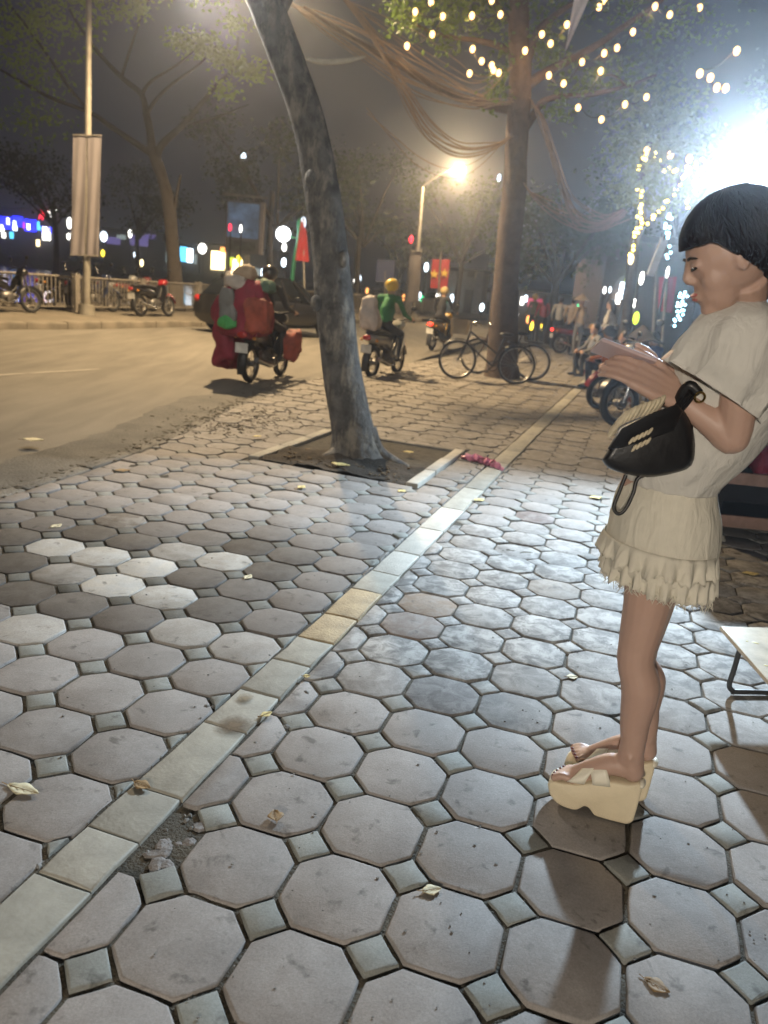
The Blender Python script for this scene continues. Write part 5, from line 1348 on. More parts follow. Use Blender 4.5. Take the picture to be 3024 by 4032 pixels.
sleeve([(wp(1590, 680, 2.08), Vector((-.1, .3, -1)), .045, .05, hv), (wp(1575, 730, 2.2), Vector((-.1, .2, -1)), .08, .075, hv), (wp(1555, 790, 2.26), Vector((-.2, 0, -1)), .10, .08, hv), (hc2, Vector((-.3, 0, -1)), hv.length / 2, .08, hv)], 'sleeve')
# skirt with ruffled, frayed hem ---------------------------------------
rows = [(1026, 1362, 1540, .132, 2.16), (1060, 1340, 1541, .148, 2.16), (1100, 1327, 1549, .160, 2.16), (1150, 1316, 1546, .168, 2.16), (1185, 1312, 1532, .170, 2.16), (1215, 1312, 1520, .170, 2.16)]
rings = []
for i, (y, xf, xb, hw, Y) in enumerate(rows):
    f_, b_ = wp(xf, y, Y), wp(xb, y + (xb - xf) * .10, Y); c = (f_ + b_) / 2; d = (b_ - f_) / 2; ring = []
    for k in range(72):
        a = 2 * math.pi * k / 72; fo = 1 + .012 * noise.noise(Vector((math.cos(a) * 3, math.sin(a) * 3, i * .6))) + (.010 * math.sin(i * 2.2 + a * 2) if math.cos(a) > .2 else 0)
        ring.append(c + d * (math.cos(a) * fo) + Vector((0, math.sin(a) * hw * fo, 0)))
    rings.append(ring)
sk = MB(); sk.rings(densify(rings, 4), caps=False); skirt = sk.build('skirt', M_skirt, woman); skirt.modifiers.new('s', 'SOLIDIFY').thickness = .002
def ruffle(y0, y1, out, amp, waves, seed, drop=.0):
    rr = []
    for j in range(7):
        t = j / 6; y = lerp(y0, y1, t); xf, xb = lerp(1313, 1312, t), lerp(1540, 1522, t)
        f_, b_ = wp(xf, y, 2.16), wp(xb, y + (xb - xf) * .13, 2.16); c = (f_ + b_) / 2; d = (b_ - f_) / 2; ring = []
        for k in range(180):
            a = 2 * math.pi * k / 180
            w = math.sin(a * waves + 1.5 * noise.noise(Vector((math.cos(a) * 3, math.sin(a) * 3, seed)))) * amp * t * (1 + .5 * noise.noise(Vector((math.cos(a) * 5, math.sin(a) * 5, seed + 9))))
            s = 1 + out * t + .02 + w / .14
            z = -.02 * t * noise.noise(Vector((math.cos(a) * 7, math.sin(a) * 7, seed + 3))) - (.006 * t * math.sin(k * 2.4) if j == 6 else 0)
            ring.append(c + d * (math.cos(a) * s) + Vector((0, math.sin(a) * .17 * s, z)))
        rr.append(ring)
    o = MB().rings(rr, caps=False).build('ruffle', M_skirt, skirt); o.modifiers.new('s', 'SOLIDIFY').thickness = .0015; return o
ruffle(1150, 1196, .11, .012, 21, 3); ruffle(1194, 1238, .04, .013, 24, 8)
fr = MB()
for k in range(240):       # frayed threads on the hem
    a = random.uniform(0, 6.28); f_, b_ = wp(1312, 1234, 2.16), wp(1522, 1262, 2.16); c = (f_ + b_) / 2; d = (b_ - f_) / 2
    p = c + d * math.cos(a) * 1.05 + Vector((0, math.sin(a) * .178, .012)); l = random.uniform(.015, .04) * (1.6 if math.cos(a) > .55 else 1)
    fr.tube([p, p + Vector((random.gauss(0, .004), random.gauss(0, .004), -l * .6)), p + Vector((random.gauss(0, .009), random.gauss(0, .009), -l))], [.0016, .0013, .0006], 4)
tag(fr.build('frayed_threads', M_skirt, skirt), kind='stuff')
# platform sandals -----------------------------------------------------
M_sole = mat('cream foam sole', (.70, .60, .42), .6, var=.05, scale=20, bump=.1, bscale=150); M_strap = mat('cream leather strap', (.76, .71, .58), .4, var=.05, scale=20)
PROF = [(s_ * .9, z_ * 1.28) for s_, z_ in [(-.038, .012), (-.042, .06), (-.040, .112), (.0, .108), (.06, .104), (.11, .090), (.16, .074), (.21, .066), (.245, .060), (.258, .048), (.256, .038), (.246, .022), (.226, .009), (.20, .002), (.165, .001), (.145, .006), (.126, .020), (.108, .018), (.092, .006), (.075, .001), (.0, .001), (-.026, .004)]]
PROF = [(p.x, p.y) for p in smooth_path([Vector((q[0], q[1], 0)) for q in PROF + [PROF[0]]], 3)[:-1]]
def sole_half(s): return .034 + .013 * max(0, min(1, (s + .02) / .16)) - .022 * max(0, (s - .19) / .07) ** 2 - .012 * max(0, (-.02 - s) / .02)
for i, h in enumerate(heels):
    rr = []
    for e, w in ((-1, .84), (-.95, .93), (-.82, .985), (-.4, 1), (.4, 1), (.82, .985), (.95, .93), (1, .84)):
        ring = []
        for s, z in PROF:
            zz = lerp(.07, z, w); ss = lerp(.1, s, .5 + .5 * w)
            ring.append(h + FD * ss + FS * (e * sole_half(s)) + Vector((0, 0, zz)))
        rr.append(ring)
    sh = MB().rings(rr).build('sandal', M_sole, woman)
    for sgn in (-1, 1):        # two broad crossing bands
        rr = []
        for w_ in (-.026, -.013, 0, .013, .026):
            ring = []
            for k in range(17):
                a = math.pi * k / 16; q = k / 16 if sgn > 0 else 1 - k / 16; s = lerp(.075, .150, q) + w_ * (1 - .25 * math.sin(a))
                top = lerp(.205, .108, max(0, min(1, (s - .045) / .14))) + .004 * (sgn > 0); lo = lerp(.118, .098, max(0, min(1, (s - .05) / .12)))
                ring.append(h + FD * s + FS * (math.cos(a) * (sole_half(s) + .002 + .001 * (sgn > 0))) + Vector((0, 0, lerp(lo, top, math.sin(a) ** .8))))
            rr.append(ring)
        so = MB().rings(rr, closed=False).build('strap', M_strap, sh); sm = so.modifiers.new('s', 'SOLIDIFY'); sm.thickness = .004; sm.offset = 1
    MB().ball(h - FD * .036 + Vector((0, 0, .138)), (.012, .026, .012), 10, 6, Matrix((FD, FS, Vector((0, 0, 1)))).transposed()).build('heel_edge', M_strap, sh)
# bracelet
d = (wr_n - el_n).normalized(); u, w = basis(d); br = MB()
for o_ in (.012, .022, .03): br.torus(el_n.lerp(wr_n, .93) + d * (o_ - .02), .031, .0055, d, 24, 6)
br.build('bracelet', mat('black bead bracelet', (.012, .012, .014), .3), woman)
# phone ---------------------------------------------------------------
ax = (ph_b - ph_a).normalized(); nu = Vector((.62, .42, .66)); nu = (nu - ax * nu.dot(ax)).normalized(); wd_ = nu.cross(ax)
pc = (ph_a + ph_b) / 2 + W0; rot = Matrix((ax, wd_, nu)).transposed()
ph = thing('phone', 'phone in a pale pink case held by the standing woman', 'phone', pc)
MB().box((0, 0, 0), (.150, .074, .010), rot).build('case', mat('pale pink phone case', (.50, .38, .38), .35, var=.1), ph, False, bevel=.003)
MB().box(nu * .0062, (.140, .066, .002), rot).build('screen', glow('phone_screen', (.75, .8, .95), .35), ph, False)
# handbag --------------------------------------------------------------
M_bag = mat('black quilted leather', (.012, .012, .014), .42, var=.3, scale=14, bump=.12, bscale=25); M_weave = mat('cream woven trim', (.55, .47, .33), .7, var=.3, scale=40)
hbg = thing('handbag', 'black leather handbag with cream woven strap hanging at the woman waist', 'handbag', at(1400, 1030, 1.985)); B0 = Vector(hbg.location)
def bp(x, y, Y): return at(x, y, Y) - B0
prof_ = [(1302, 993), (1318, 968), (1345, 928), (1410, 900), (1462, 878), (1490, 905), (1500, 960), (1492, 1005), (1452, 1022), (1398, 1030), (1350, 1022), (1316, 1010)]
prof = [(p.x, p.y) for p in smooth_path([Vector((q[0], q[1], 0)) for q in prof_ + [prof_[0]]], 3)[:-1]]
rr = []
for Y, k in ((1.925, .80), (1.93, .93), (1.945, 1), (1.985, 1.02), (2.02, 1), (2.035, .93), (2.04, .80)):
    cx_, cy_ = 1405, 968; rr.append([bp(cx_ + (x - cx_) * k, cy_ + (y - cy_) * k, Y) for x, y in prof])
bagb = MB().rings(densify(rr, 2)).build('bag_body', M_bag, hbg)
fl_ = MB(); rr = []
for Y in (1.918, 1.923, 1.985, 2.045, 2.05):
    P = [(1312, 970), (1340, 925), (1405, 893), (1464, 872), (1476, 888), (1455, 930), (1400, 950), (1340, 968)]; kk = 1.0 if 1.92 < Y < 2.046 else .93
    rr.append([bp(1395 + (x - 1395) * kk, 925 + (y - 925) * kk, Y) for x, y in P])
fl_.rings(rr).build('flap', M_bag, hbg)
st = MB(); path = [bp(1325, 928, 1.912), bp(1345, 905, 1.905), bp(1375, 890, 1.905), bp(1405, 880, 1.91), bp(1432, 868, 1.92)]
P = smooth_path(path, 9)
for i in range(0, len(P) - 1, 3):       # woven cream loops of the strap
    d = (P[i + 1] - P[i]).normalized(); st.ball(P[i], (.0085, .011, .024), 8, 6, Matrix.Rotation(R(24), 3, 'Y'))
st.build('woven_strap', M_weave, hbg)
MB().tube(P, .008, 8).build('strap_core', M_bag, hbg)
ds = MB()
for x, y in ((1364, 952), (1374, 947), (1384, 942), (1394, 937), (1404, 932), (1370, 968), (1380, 963), (1390, 958), (1400, 953)): ds.ball(bp(x, y, 1.912), (.0042, .005, .0115), 8, 6, Matrix.Rotation(R(28), 3, 'Y'))
ds.build('woven_clasp', M_weave, hbg)
MB().tube(smooth_path([bp(1352, 1026, 1.965), bp(1338, 1062, 1.96), bp(1326, 1095, 1.955), bp(1336, 1110, 1.95), bp(1352, 1098, 1.95), bp(1368, 1065, 1.955), bp(1382, 1030, 1.96), bp(1440, 1022, 1.95), bp(1490, 1002, 1.94)], 5), .0048, 8).build('dangling_cord', M_bag, hbg)
MB().tube(smooth_path([bp(1462, 878, 1.96), bp(1472, 850, 1.945), bp(1490, 832, 1.93), bp(1510, 850, 1.925)], 4), .012, 8).build('handle', M_bag, hbg)
MB().torus(bp(1512, 858, 1.915), .012, .003, (0, 1, 0), 16, 6).build('ring', mat('brass ring', (.7, .5, .2), .25, metal=1), hbg)

# ================================================================ FURNITURE AT RIGHT
M_ttop = mat('worn cream table top', (.55, .46, .33), .22, var=.25, scale=8, coat=.3); M_leg = mat('grey steel tube', (.10, .10, .10), .35, metal=.7)
C0 = Vector((1.447, 3.066, 0)); tu, tv = Vector((.985, .17, 0)).normalized(), Vector((-.02, -1, 0)).normalized()
tb = thing('low_table', 'low cream topped table on bent steel legs at the right edge', 'table', C0 + tu * .35 + tv * .4); T0 = Vector(tb.location)
def tp_(a, b_, z): return C0 + tu * a + tv * b_ + Vector((0, 0, z)) - T0
mb = MB()
for z0, z1, e in ((.252, .27, 0),): mb.v += [tp_(a, b_, z) for z in (z0, z1) for a, b_ in ((0, 0), (.72, 0), (.72, .8), (0, .8))]
for q in [(0, 3, 2, 1)[::-1], (4, 5, 6, 7)[::-1], (0, 1, 5, 4)[::-1], (1, 2, 6, 5)[::-1], (2, 3, 7, 6)[::-1], (3, 0, 4, 7)[::-1]]: mb.face(list(q))
mb.build('table_top', M_ttop, tb, False, bevel=.004)
for q in (.09, .70):
    MB().tube(smooth_path([tp_(.07, q, .25), tp_(.065, q, .12), tp_(.06, q, .045), tp_(.085, q, .015), tp_(.13, q, .012), tp_(.6, q, .012), tp_(.645, q, .03), tp_(.66, q, .12), tp_(.66, q, .25)], 4), .011, 10).build('leg_frame', M_leg, tb)
sp = MB()
for k in range(9): sp.ball(tp_(random.uniform(.02, .3), random.uniform(.05, .6), .2705), (random.uniform(.006, .016), random.uniform(.004, .01), .0015), 8, 4, Matrix.Rotation(random.uniform(0, 3), 3, 'Z'))
sp.build('paint_flecks', mat('yellow paint flecks', (.7, .6, .2), .5), tb)
M_cab = mat('black painted cart', (.018, .018, .022), .5); M_plank = mat('pinkish wood plank', (.30, .19, .15), .6, var=.3, scale=9)
cb = thing('display_cart', 'black display cart with two pale wood shelf edges behind the woman', 'cart', (3.0, 5.7, 0)); K0 = Vector((3.0, 5.7, 0))
for x, nm in ((-.66, 'side_panel'), (.66, 'side_panel')): MB().box((x, 0, .56), (.05, .6, 1.0)).build(nm, M_cab, cb, False)
MB().box((0, .28, .56), (1.28, .03, 1.0)).build('back_panel', M_cab, cb, False); MB().box((0, 0, 1.08), (1.44, .68, .04)).build('top', M_cab, cb, False)
for z in (.135, .44, .74):
    MB().box((0, -.02, z), (1.27, .56, .03)).build('shelf', M_cab, cb, False)
for z in (.14, .45): MB().box((0, -.315, z), (1.27, .03, .085)).build('shelf_edge', M_plank, cb, False, bevel=.004)
for x in (-.6, .6):
    for y in (-.25, .25): MB().tube([(x, y - .0, 0), (x, y, .08)], .03, 8).build('foot', M_cab, cb)
for x, z, m_ in ((-.3, .56, C_red), (.05, .55, C_navy), (.35, .57, C_red)): pass
sack('dark_bundle', 'dark red bundle on the upper shelf of the black cart', Vector((2.75, 5.6, .56)), (.2, .18, .1), C_rsack, 0, seed=30, cat='bundle')
sack('dark_bundle', 'navy bundle on the lower shelf of the black cart', Vector((3.2, 5.62, .24)), (.24, .18, .09), C_navy, 0, seed=31, cat='bundle')
sack('pale_stone', 'pale round stone on the pavement beside the black cart', gnd(1552, 1160, .03), (.06, .06, .04), STONE[1], 0, seed=33, cat='stone')
# ================================================================ SMALL LITTER
M_l1 = mat('dry yellow leaf', (.55, .46, .20), .7, var=.3, scale=40); M_l2 = mat('pale dry leaf', (.55, .50, .34), .7, var=.3, scale=40); M_l3 = mat('brown dry leaf', (.22, .14, .06), .7, var=.4, scale=40)
def dry_leaf(label, p, l, w, rz, m, curl=.16, z=.002):
    mb = MB(); n = 8
    for j in range(n + 1):
        t = j / n; ww = w * math.sin(math.pi * min(1, t * .94 + .05)) ** .8 * (1 + .15 * math.sin(j * 5)); x = (t - .5) * l
        for k in range(5):
            s = (k - 2) / 2; mb.v.append(Vector((x, s * ww, curl * w * (s * s) + .12 * l * (2 * t - 1) ** 2 * curl + .0015 * math.sin(j * 3 + k))))
    for j in range(n):
        for k in range(4): q = j * 5 + k; mb.face([q, q + 1, q + 6, q + 5])
    t = thing('fallen_leaf', label, 'leaf', (p.x, p.y, z), rz, 'fallen leaves on the ground')
    b = mb.build('blade', m, t); s = b.modifiers.new('s', 'SOLIDIFY'); s.thickness = .0012
    MB().tube([(-l * .72, .003, .004), (-l * .5, 0, .003), (l * .45, 0, .0035)], [.0014, .0012, .0006], 5).build('stalk', M_l3, t)
for lab, x, y, l, w, rz, m in [
    ('large pale dry leaf on a paver at the left edge', 50, 1708, .105, .024, -.25, M_l2), ('curled brown leaf on an octagonal paver by the strip', 595, 1768, .05, .022, 1.9, M_l3), ('cream leaf lying across a joint near the bottom', 932, 1925, .055, .017, .3, M_l2),
    ('orange brown leaf at the bottom right', 1418, 2132, .06, .020, -.6, M_l3), ('small yellow leaf resting on the border strip', 575, 1548, .05, .015, .8, M_l1), ('pale leaf by a square paver left of the woman legs', 1236, 1464, .05, .02, .2, M_l2),
    ('yellow leaf between the strip and the tree pit', 651, 1055, .09, .03, 1.2, M_l1), ('brown leaf at the left corner of a border stone', 307, 1702, .06, .02, -.4, M_l3), ('yellow leaf on the far pavers behind the woman skirt', 1287, 1076, .12, .04, .4, M_l1),
    ('tan leaf near the kerb at left', 265, 1018, .11, .04, .5, M_l3), ('thin pale leaf upright in a joint of the dark pavers', 536, 1248, .07, .02, 1.3, M_l2), ('pale leaf near the cart at the right edge', 1622, 1241, .11, .03, .1, M_l1),
    ('pale leaf on the gutter at far left', 72, 952, .16, .06, .2, M_l2), ('bright yellow leaf on the soil right of the leaning trunk', 882, 984, .10, .04, .2, M_l1), ('yellow green leaf on the soil edge before the trunk', 735, 1012, .16, .05, -.2, M_l1),
    ('yellow leaf at the near corner of the pit edging', 868, 1062, .08, .03, 1.0, M_l1), ('pale leaf right of the strip below the pink ribbon', 1035, 1083, .10, .035, .6, M_l1), ('tiny yellow leaf beside the strip joint', 662, 1465, .03, .012, .3, M_l1), ('pale leaf upright on the pavers above the pale ones', 122, 1138, .08, .025, 1.2, M_l2), ('yellow scrap of leaf left of the trunk on the soil', 556, 950, .09, .03, .9, M_l1)]:
    p = gnd(x, y); dry_leaf(lab, p, l, w, rz, m, z=.03 if 'soil' in lab else (.008 if 'strip' in lab or 'border' in lab else .002))
# pink ribbon on the border strip
a, b_ = gnd(1000, 992), gnd(1082, 1016)
rb = thing('pink_ribbon', 'crumpled pink ribbon lying across the border strip', 'ribbon', a); mb = MB(); P = []
for k in range(40):
    t = k / 39; p = a.lerp(b_, t) - a; P.append(p + Vector((math.sin(k * 1.9) * .035, math.cos(k * 2.3) * .05 + .05 * math.sin(t * 3.1), .02 + .018 * math.sin(k * 1.3) + .02 * math.sin(math.pi * t))))
mb.tube(smooth_path(P, 2), [(.022, .006)] * 79, 6); mb.build('ribbon_loops', mat('pink satin ribbon', (.62, .22, .32), .45, var=.25, scale=20), rb)
# stains on the border stone
def stain(label, x, y, rx, ry, m):
    mb = MB(); c = gnd(x, y); n = 26; P = []
    for k in range(n):
        q = 2 * math.pi * k / n; r = 1 + .35 * noise.noise(Vector((math.cos(q) * 1.5, math.sin(q) * 1.5, x)))
        P.append(SD * (math.cos(q) * rx * r) + SN * (math.sin(q) * ry * r) + Vector((0, 0, .0093)))
    mb.v.append(Vector((0, 0, .0095))); mb.v += P
    for k in range(n): mb.face([0, 1 + k, 1 + (k + 1) % n])
    o = mb.build('stain', m); o.location = c; return tag(o, label, 'stain')
def stain_mat(name, c, rad):
    m = bpy.data.materials.new(name); m.use_nodes = True; N, L = m.node_tree.nodes, m.node_tree.links; b = N['Principled BSDF']; b.inputs['Base Color'].default_value = (*c, 1); b.inputs['Roughness'].default_value = .6
    tc = N.new('ShaderNodeTexCoord'); ln = N.new('ShaderNodeVectorMath'); ln.operation = 'LENGTH'; L.new(tc.outputs['Object'], ln.inputs[0])
    n = N.new('ShaderNodeTexNoise'); n.inputs['Scale'].default_value = 60; L.new(tc.outputs['Object'], n.inputs['Vector'])
    ma = N.new('ShaderNodeMath'); ma.operation = 'MULTIPLY_ADD'; ma.inputs[1].default_value = rad * .5; L.new(n.outputs[0], ma.inputs[0]); L.new(ln.outputs['Value'], ma.inputs[2])
    r = N.new('ShaderNodeMapRange'); r.inputs[1].default_value = rad * .45; r.inputs[2].default_value = rad * 1.25; r.inputs[3].default_value = .9; r.inputs[4].default_value = 0; L.new(ma.outputs[0], r.inputs[0]); L.new(r.outputs[0], b.inputs['Alpha']); return m
stain('brown black oily stain on a near border stone', 508, 1570, .07, .06, stain_mat('oily stain', (.045, .03, .015), .07))
stain('small faint stain on the same border stone', 530, 1512, .035, .03, stain_mat('faint stain', (.10, .085, .05), .04))

# ================================================================ FAR LIGHTS, SHOPS AND BUILDINGS
M_wall = mat('dark night wall', (.045, .042, .042), .9, var=.3, scale=.5); M_wallg = mat('grey plaster wall', (.15, .14, .14), .9, var=.3, scale=.6); M_roof = mat('dark roof', (.03, .028, .028), .9)
E_white = ('far_white', (1, .96, .88), 7); E_cool = ('far_cool', (.75, .88, 1), 6); E_warm = ('far_warm', (1, .78, .4), 6); E_yel = ('far_yellow', (1, .72, .05), 4); E_red = ('far_red', (1, .02, .05), 4); E_blue = ('far_blue', (.02, .03, 1), 3.5); E_cyan = ('far_cyan', (.1, .6, 1), 3); E_grn = ('far_green', (.05, .9, .35), 3); E_org = ('far_orange', (1, .4, .1), 3); E_vio = ('far_violet', (.25, .2, .6), .5); E_pale = ('far_pale', (.5, .62, .62), .5); E_mag = ('far_magenta', (.7, .05, .5), 2); E_lime = ('far_lime', (.65, .85, .05), 2.2); E_rose = ('far_rose', (.8, .1, .2), .5)
def shop(label, x0, x1, ytop, Y, panes, wall=M_wall, name='lakeside_shop', cat='building', depth=6):
    a, b_ = at(x0, 560, Y), at(x1, 560, Y); zt = at((x0 + x1) / 2, ytop, Y).z
    t = thing(name, label, cat, ((a.x + b_.x) / 2, Y, -.1)); w = b_.x - a.x; L0 = Vector(t.location)
    MB().box((0, depth / 2, zt / 2), (w, depth, zt)).build('wall', wall, t, False)
    MB().box((0, depth / 2 - .1, zt + .12), (w + .4, depth + .5, .24)).build('roof', M_roof, t, False)
    for x, y, pw, ph, e, nm in panes:
        p = at(x, y, Y - .15) - L0; s = (at(x + pw / 2, y, Y) - at(x - pw / 2, y, Y)).length; h = (at(x, y - ph / 2, Y) - at(x, y + ph / 2, Y)).length
        MB().box(p, (s, .12, h), Matrix.Rotation(0, 3, 'Z')).build(nm, glow(*e), t, False, bevel=min(s, h) * .12)
    return t
shop('far lakeside shop with a row of deep blue lit signs', -30, 122, 452, 88, [(10, 481, 30, 26, E_blue, 'sign'), (38, 478, 22, 22, E_blue, 'sign'), (66, 487, 26, 26, E_blue, 'sign'), (100, 492, 22, 22, E_blue, 'sign'), (4, 492, 9, 14, E_white, 'window'), (18, 478, 8, 16, E_white, 'window'), (32, 487, 9, 22, E_cool, 'window'), (62, 490, 9, 15, E_white, 'window'), (52, 487, 5, 14, E_mag, 'sign'), (84, 488, 7, 18, E_cyan, 'sign'), (100, 502, 17, 34, E_white, 'window'), (8, 508, 8, 11, E_white, 'window'), (82, 525, 7, 14, E_warm, 'window'), (25, 508, 8, 14, E_cyan, 'window')])
# red and white lit strokes of a roof sign
t = thing('roof_sign', 'red and white lit strokes of a sign above the blue shops', 'sign', at(102, 500, 87)); L0 = Vector(t.location)
for k, (x, y0, y1, e, r) in enumerate(((91, 446, 474, E_red, .22), (97, 452, 470, E_red, .16), (104, 453, 474, E_white, .11), (110, 453, 474, E_white, .11), (116, 452, 471, E_white, .13))):
    MB().tube([at(x + 4, y0, 87) - L0, at(x - 3, y1, 87) - L0], r, 8).build('stroke', glow(*e), t)
MB().box(at(104, 485, 87.2) - L0, (1.8, .1, .5)).tube([at(104, 485, 87.2) - L0, at(104, 510, 87.2) - L0], .08, 6).build('bracket', M_dark, t, False)
shop('far lakeside shop with pale violet front left of the lakeside trunk', 225, 352, 500, 88, [(245, 520, 30, 16, E_vio, 'window'), (300, 520, 40, 22, E_vio, 'window'), (262, 512, 20, 10, E_pale, 'window'), (325, 508, 24, 16, E_vio, 'window')])
shop('far lakeside shop with blue and white panels beside the lakeside trunk', 352, 430, 530, 86, [(396, 549, 14, 32, E_cyan, 'sign'), (410, 552, 13, 30, E_cool, 'sign'), (365, 556, 14, 24, E_pale, 'window'), (422, 560, 7, 22, E_pale, 'window')])
shop('bright far shop glowing white and yellow under the billboard', 432, 600, 535, 84, [(471, 563, 30, 40, E_warm, 'window'), (475, 556, 14, 22, E_white, 'window'), (482, 541, 12, 14, E_org, 'sign'), (500, 568, 12, 24, E_lime, 'sign'), (512, 575, 22, 30, E_warm, 'window'), (540, 585, 26, 10, E_warm, 'sign'), (552, 592, 16, 26, E_pale, 'window'), (568, 592, 9, 22, E_cool, 'window'), (530, 596, 16, 14, E_cyan, 'window'), (498, 582, 6, 18, E_rose, 'sign')])
shop('grey pillared gate building beyond the red banner', 955, 1062, 585, 62, [], M_wallg, 'gate_building')
g = bpy.data.objects['gate_building']
for x in (972, 994, 1030): MB().box(at(x, 640, 61.4) - Vector(g.location), (.6, .6, 3.6)).build('pillar', mat('pale gate pillar', (.30, .29, .29), .8), g, False)
for x in (965, 1012): MB().box(at(x, 612, 61.4) - Vector(g.location), (1.9, .3, .9)).build('sign_board', mat('pale sign board', (.30, .29, .30), .8), g, False)
shop('dim shop house behind the seated crowd', 1310, 1520, 520, 30, [(1355, 621, 15, 52, E_lime, 'sign'), (1343, 628, 10, 36, E_cool, 'sign'), (1354, 648, 16, 14, E_yel, 'sign'), (1335, 645, 8, 22, E_white, 'window'), (1368, 655, 7, 18, E_white, 'window')], mat('brown shop wall', (.10, .075, .07), .9), 'shop_house', depth=5)
shop('dark shop row far behind the bicycles', 1090, 1330, 640, 44, [(1128, 650, 7, 17, E_white, 'window'), (1136, 645, 5, 14, E_cool, 'window'), (1160, 655, 40, 20, E_rose, 'sign')], M_wall, 'shop_row', depth=5)
t = thing('red_banner', 'tall crimson banner beside the woman face', 'banner', (at(1437, 760, 18).x, 18, 0)); L0 = Vector(t.location)
cloth('banner_panel', at(1424, 598, 18), at(1462, 598, 18), at(1422, 672, 18), at(1452, 676, 18), mat('crimson banner', (.5, .03, .08), .7, var=.15), t, loc=L0); MB().tube([(0, 0, 0), at(1441, 590, 17.95) - L0], .03, 8).build('pole', M_pole, t)
t = thing('white_panel_sign', 'pale grey vertical sign panel under the icy blue lights', 'sign', (at(1415, 760, 19).x, 19, 0)); L0 = Vector(t.location)
MB().box(at(1420, 555, 19) - L0, (.16, .1, .85), Matrix.Rotation(R(12), 3, 'Y')).build('panel', mat('pale sign panel', (.4, .42, .46), .6), t, False); MB().tube([(0, 0, 0), at(1420, 560, 19.1) - L0], .03, 6).build('post', M_pole, t)
def far_lamp(label, x, y, Y, rx, rz, e, name='distant_lamp', zbase=None):
    c = at(x, y, Y); s = PXS / FPX * Y * 1.02
    t = thing(name, label, 'lamp', (c.x, c.y, -.1), group='small lights in the distance')
    MB().ball((0, 0, c.z + .1), (rx * s / 2, rx * s / 2, rz * s / 2), 10, 8).build('globe', glow(*e), t)
    MB().tube([(0, rx * s * .5 + .02, 0), (0, rx * s * .5 + .02, c.z + .1)], .03, 5).build('post', M_dark, t)
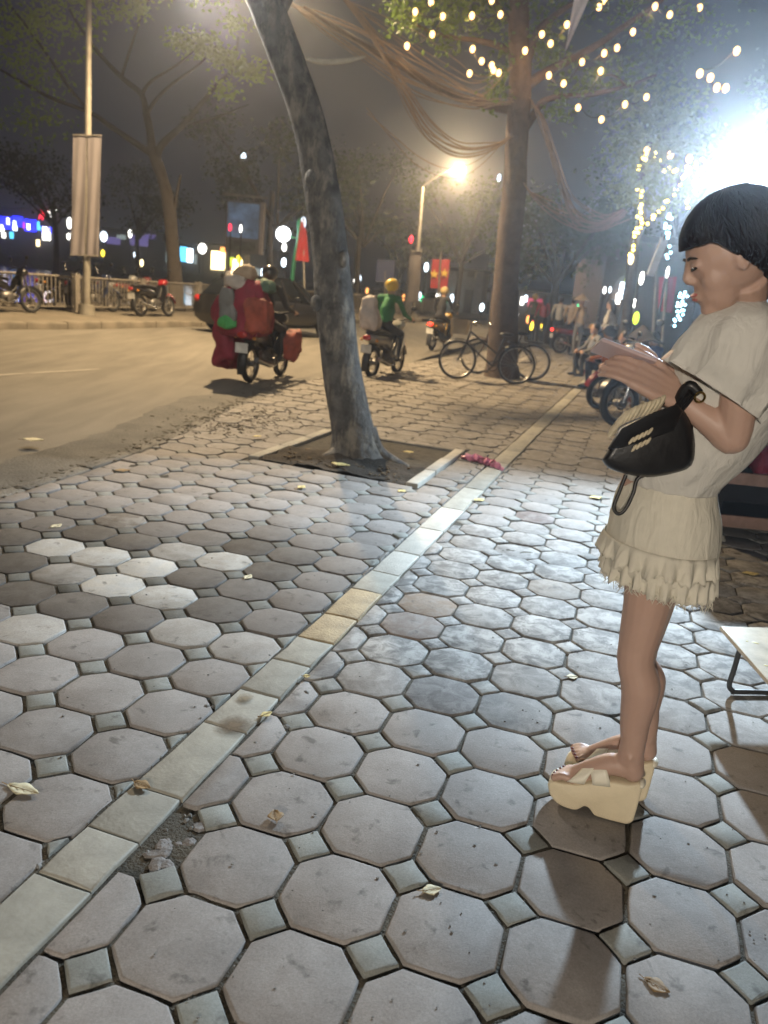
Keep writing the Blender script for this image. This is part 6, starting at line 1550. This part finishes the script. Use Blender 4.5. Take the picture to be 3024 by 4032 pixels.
for lab, x, y, Y, rx, rz, e in [
    ('white lamp left of the long banner', 150, 482, 80, 10, 22, E_white), ('upper of two small lamps left of the long banner', 156, 506, 80, 6, 13, E_white), ('lower of two small lamps left of the long banner', 148, 511, 80, 6, 13, E_white),
    ('bright white lamp right of the long banner', 224, 511, 70, 14, 20, E_cool), ('yellow lamp at the lower right of the long banner', 222, 547, 70, 8, 14, E_yel), ('lamp high between the banner and the lakeside trunk', 281, 505, 80, 7, 15, E_white), ('lamp in the middle between banner and lakeside trunk', 295, 535, 80, 7, 15, E_white), ('cool lamp below the middle one left of the lakeside trunk', 292, 550, 80, 6, 12, E_cool), ('lowest warm lamp left of the lakeside trunk', 306, 568, 70, 7, 14, E_warm),
    ('white lamp right of the lakeside trunk', 437, 537, 70, 17, 20, E_white), ('yellow lamp left of the billboard post', 516, 560, 60, 10, 16, E_yel), ('red light on the face of the billboard', 497, 491, 30.6, 6, 14, E_red), ('lamp low on the billboard face', 520, 494, 30.6, 5, 15, E_white),
    ('lone white light high above the billboard', 526, 339, 60, 9, 15, E_cool), ('white lamp under the glowing globe', 614, 534, 40, 9, 16, E_white), ('lower white lamp by the green post', 613, 567, 40, 10, 18, E_cool),
    ('white light left of the rider in green', 768, 606, 60, 8, 15, E_white), ('second white light left of the rider in green', 776, 602, 62, 7, 15, E_cool), ('blue white light above the white sack', 773, 622, 60, 9, 14, E_cool), ('orange light behind the rider in green', 793, 628, 60, 6, 12, E_org),
    ('white light right of the yellow helmet', 854, 618, 60, 9, 18, E_cool), ('orange light under the narrow grey banner', 872, 643, 60, 6, 14, E_org), ('red light on the far lamp pole', 888, 517, 37.6, 8, 15, E_red), ('white light left of the red banner', 921, 577, 55, 9, 18, E_cool),
    ('white light left over the tan helmet', 906, 640, 60, 7, 17, E_cool), ('green light beside the tan helmet', 912, 646, 58, 9, 14, E_grn), ('white light right over the tan helmet', 946, 640, 60, 7, 15, E_white), ('green light right of the tan helmet', 965, 648, 60, 6, 10, E_grn), ('blue white light right of the tan helmet', 976, 645, 60, 7, 18, E_cool), ('white light by the bicycle basket', 1041, 664, 50, 9, 16, E_cool),
    ('bright headlight right of the bulb lit trunk', 1114, 681, 34, 11, 20, E_white), ('white light upper right of the bulb lit trunk', 1078, 384, 60, 6, 13, E_cool), ('orange light beyond the bicycles', 1141, 690, 33, 8, 16, E_org), ('red tail light beyond the bicycles', 1153, 689, 33, 6, 16, E_red), ('second red tail light near the parked scooters', 1186, 693, 32, 7, 15, E_red), ('yellow light low beyond the bicycles', 1148, 704, 31, 9, 18, E_yel), ('yellow light before the parked scooters', 1172, 702, 31, 9, 22, E_yel), ('green light over the parked scooters', 1250, 662, 30, 6, 15, E_grn), ('orange light over the standing crowd', 1212, 655, 34, 6, 14, E_org),
    ('left of the pair of white lights by the rope lit trunk', 1306, 627, 25, 6, 14, E_white), ('right of the pair of white lights by the rope lit trunk', 1318, 626, 25, 5, 12, E_cool), ('white light left of the crimson banner', 1386, 601, 24, 9, 26, E_white), ('white light below the rope lit trunk', 1363, 560, 21.5, 10, 20, E_warm), ('yellow glowing lantern over the crowd', 1374, 687, 17, 13, 26, E_lime), ('white light slanting over the crimson banner', 1442, 588, 17.5, 6, 22, E_white), ('small gold light by the blouse sleeve', 1474, 742, 9, 7, 10, E_warm)]:
    far_lamp(lab, x, y, Y, rx, rz, e)
# big low hedge / far shore so the lake ends in darkness
def hedge(label, x0, x1, y, Y, h, seed):
    a, b_ = at(x0, y, Y), at(x1, y, Y); t = thing('hedge', label, 'hedge', ((a.x + b_.x) / 2, Y, -.1)); mb = MB(); rnd = random.Random(seed); w = (b_.x - a.x)
    for k in range(int(w * 1.2)): leaves(mb, ((rnd.random() - .5) * w, rnd.uniform(-.6, .6), h * rnd.uniform(.2, .8)), (.9, .7, h * .4), 60, .22, rnd)
    tag(mb.build('foliage', M_leafd, t, False), kind='stuff'); MB().box((0, .6, h * .35), (w, .3, h * .7)).build('stems', M_bark3, t, False)
hedge('dark low hedge on the far lake shore', -60, 640, 580, 78, 1.3, 4)
hedge('dark hedge along the far end of the road', 690, 1080, 660, 66, 1.6, 5)

# ================================================================ ADDED HAZE, IMITATES LENS FLARE ROUND THE LAMPS
hz = MB().box((0, 300, 9.4), (1000, 900, 21.2)).build('haze', None, None, False) if False else None
mb = MB().box((0, 300, 8.9), (1000, 900, 20.4)); me = mb.mesh('haze', [], False); hz = bpy.data.objects.new('haze', me); col.objects.link(hz); tag(hz, kind='stuff')
m = bpy.data.materials.new('added glare haze'); m.use_nodes = True; N = m.node_tree.nodes; N.remove(N['Principled BSDF'])
pv = N.new('ShaderNodeVolumePrincipled'); pv.inputs['Color'].default_value = (.86, .90, .97, 1); pv.inputs['Density'].default_value = .0040; pv.inputs['Anisotropy'].default_value = .88
m.node_tree.links.new(pv.outputs[0], N['Material Output'].inputs['Volume']); me.materials.append(m)
bpy.context.view_layer.update()
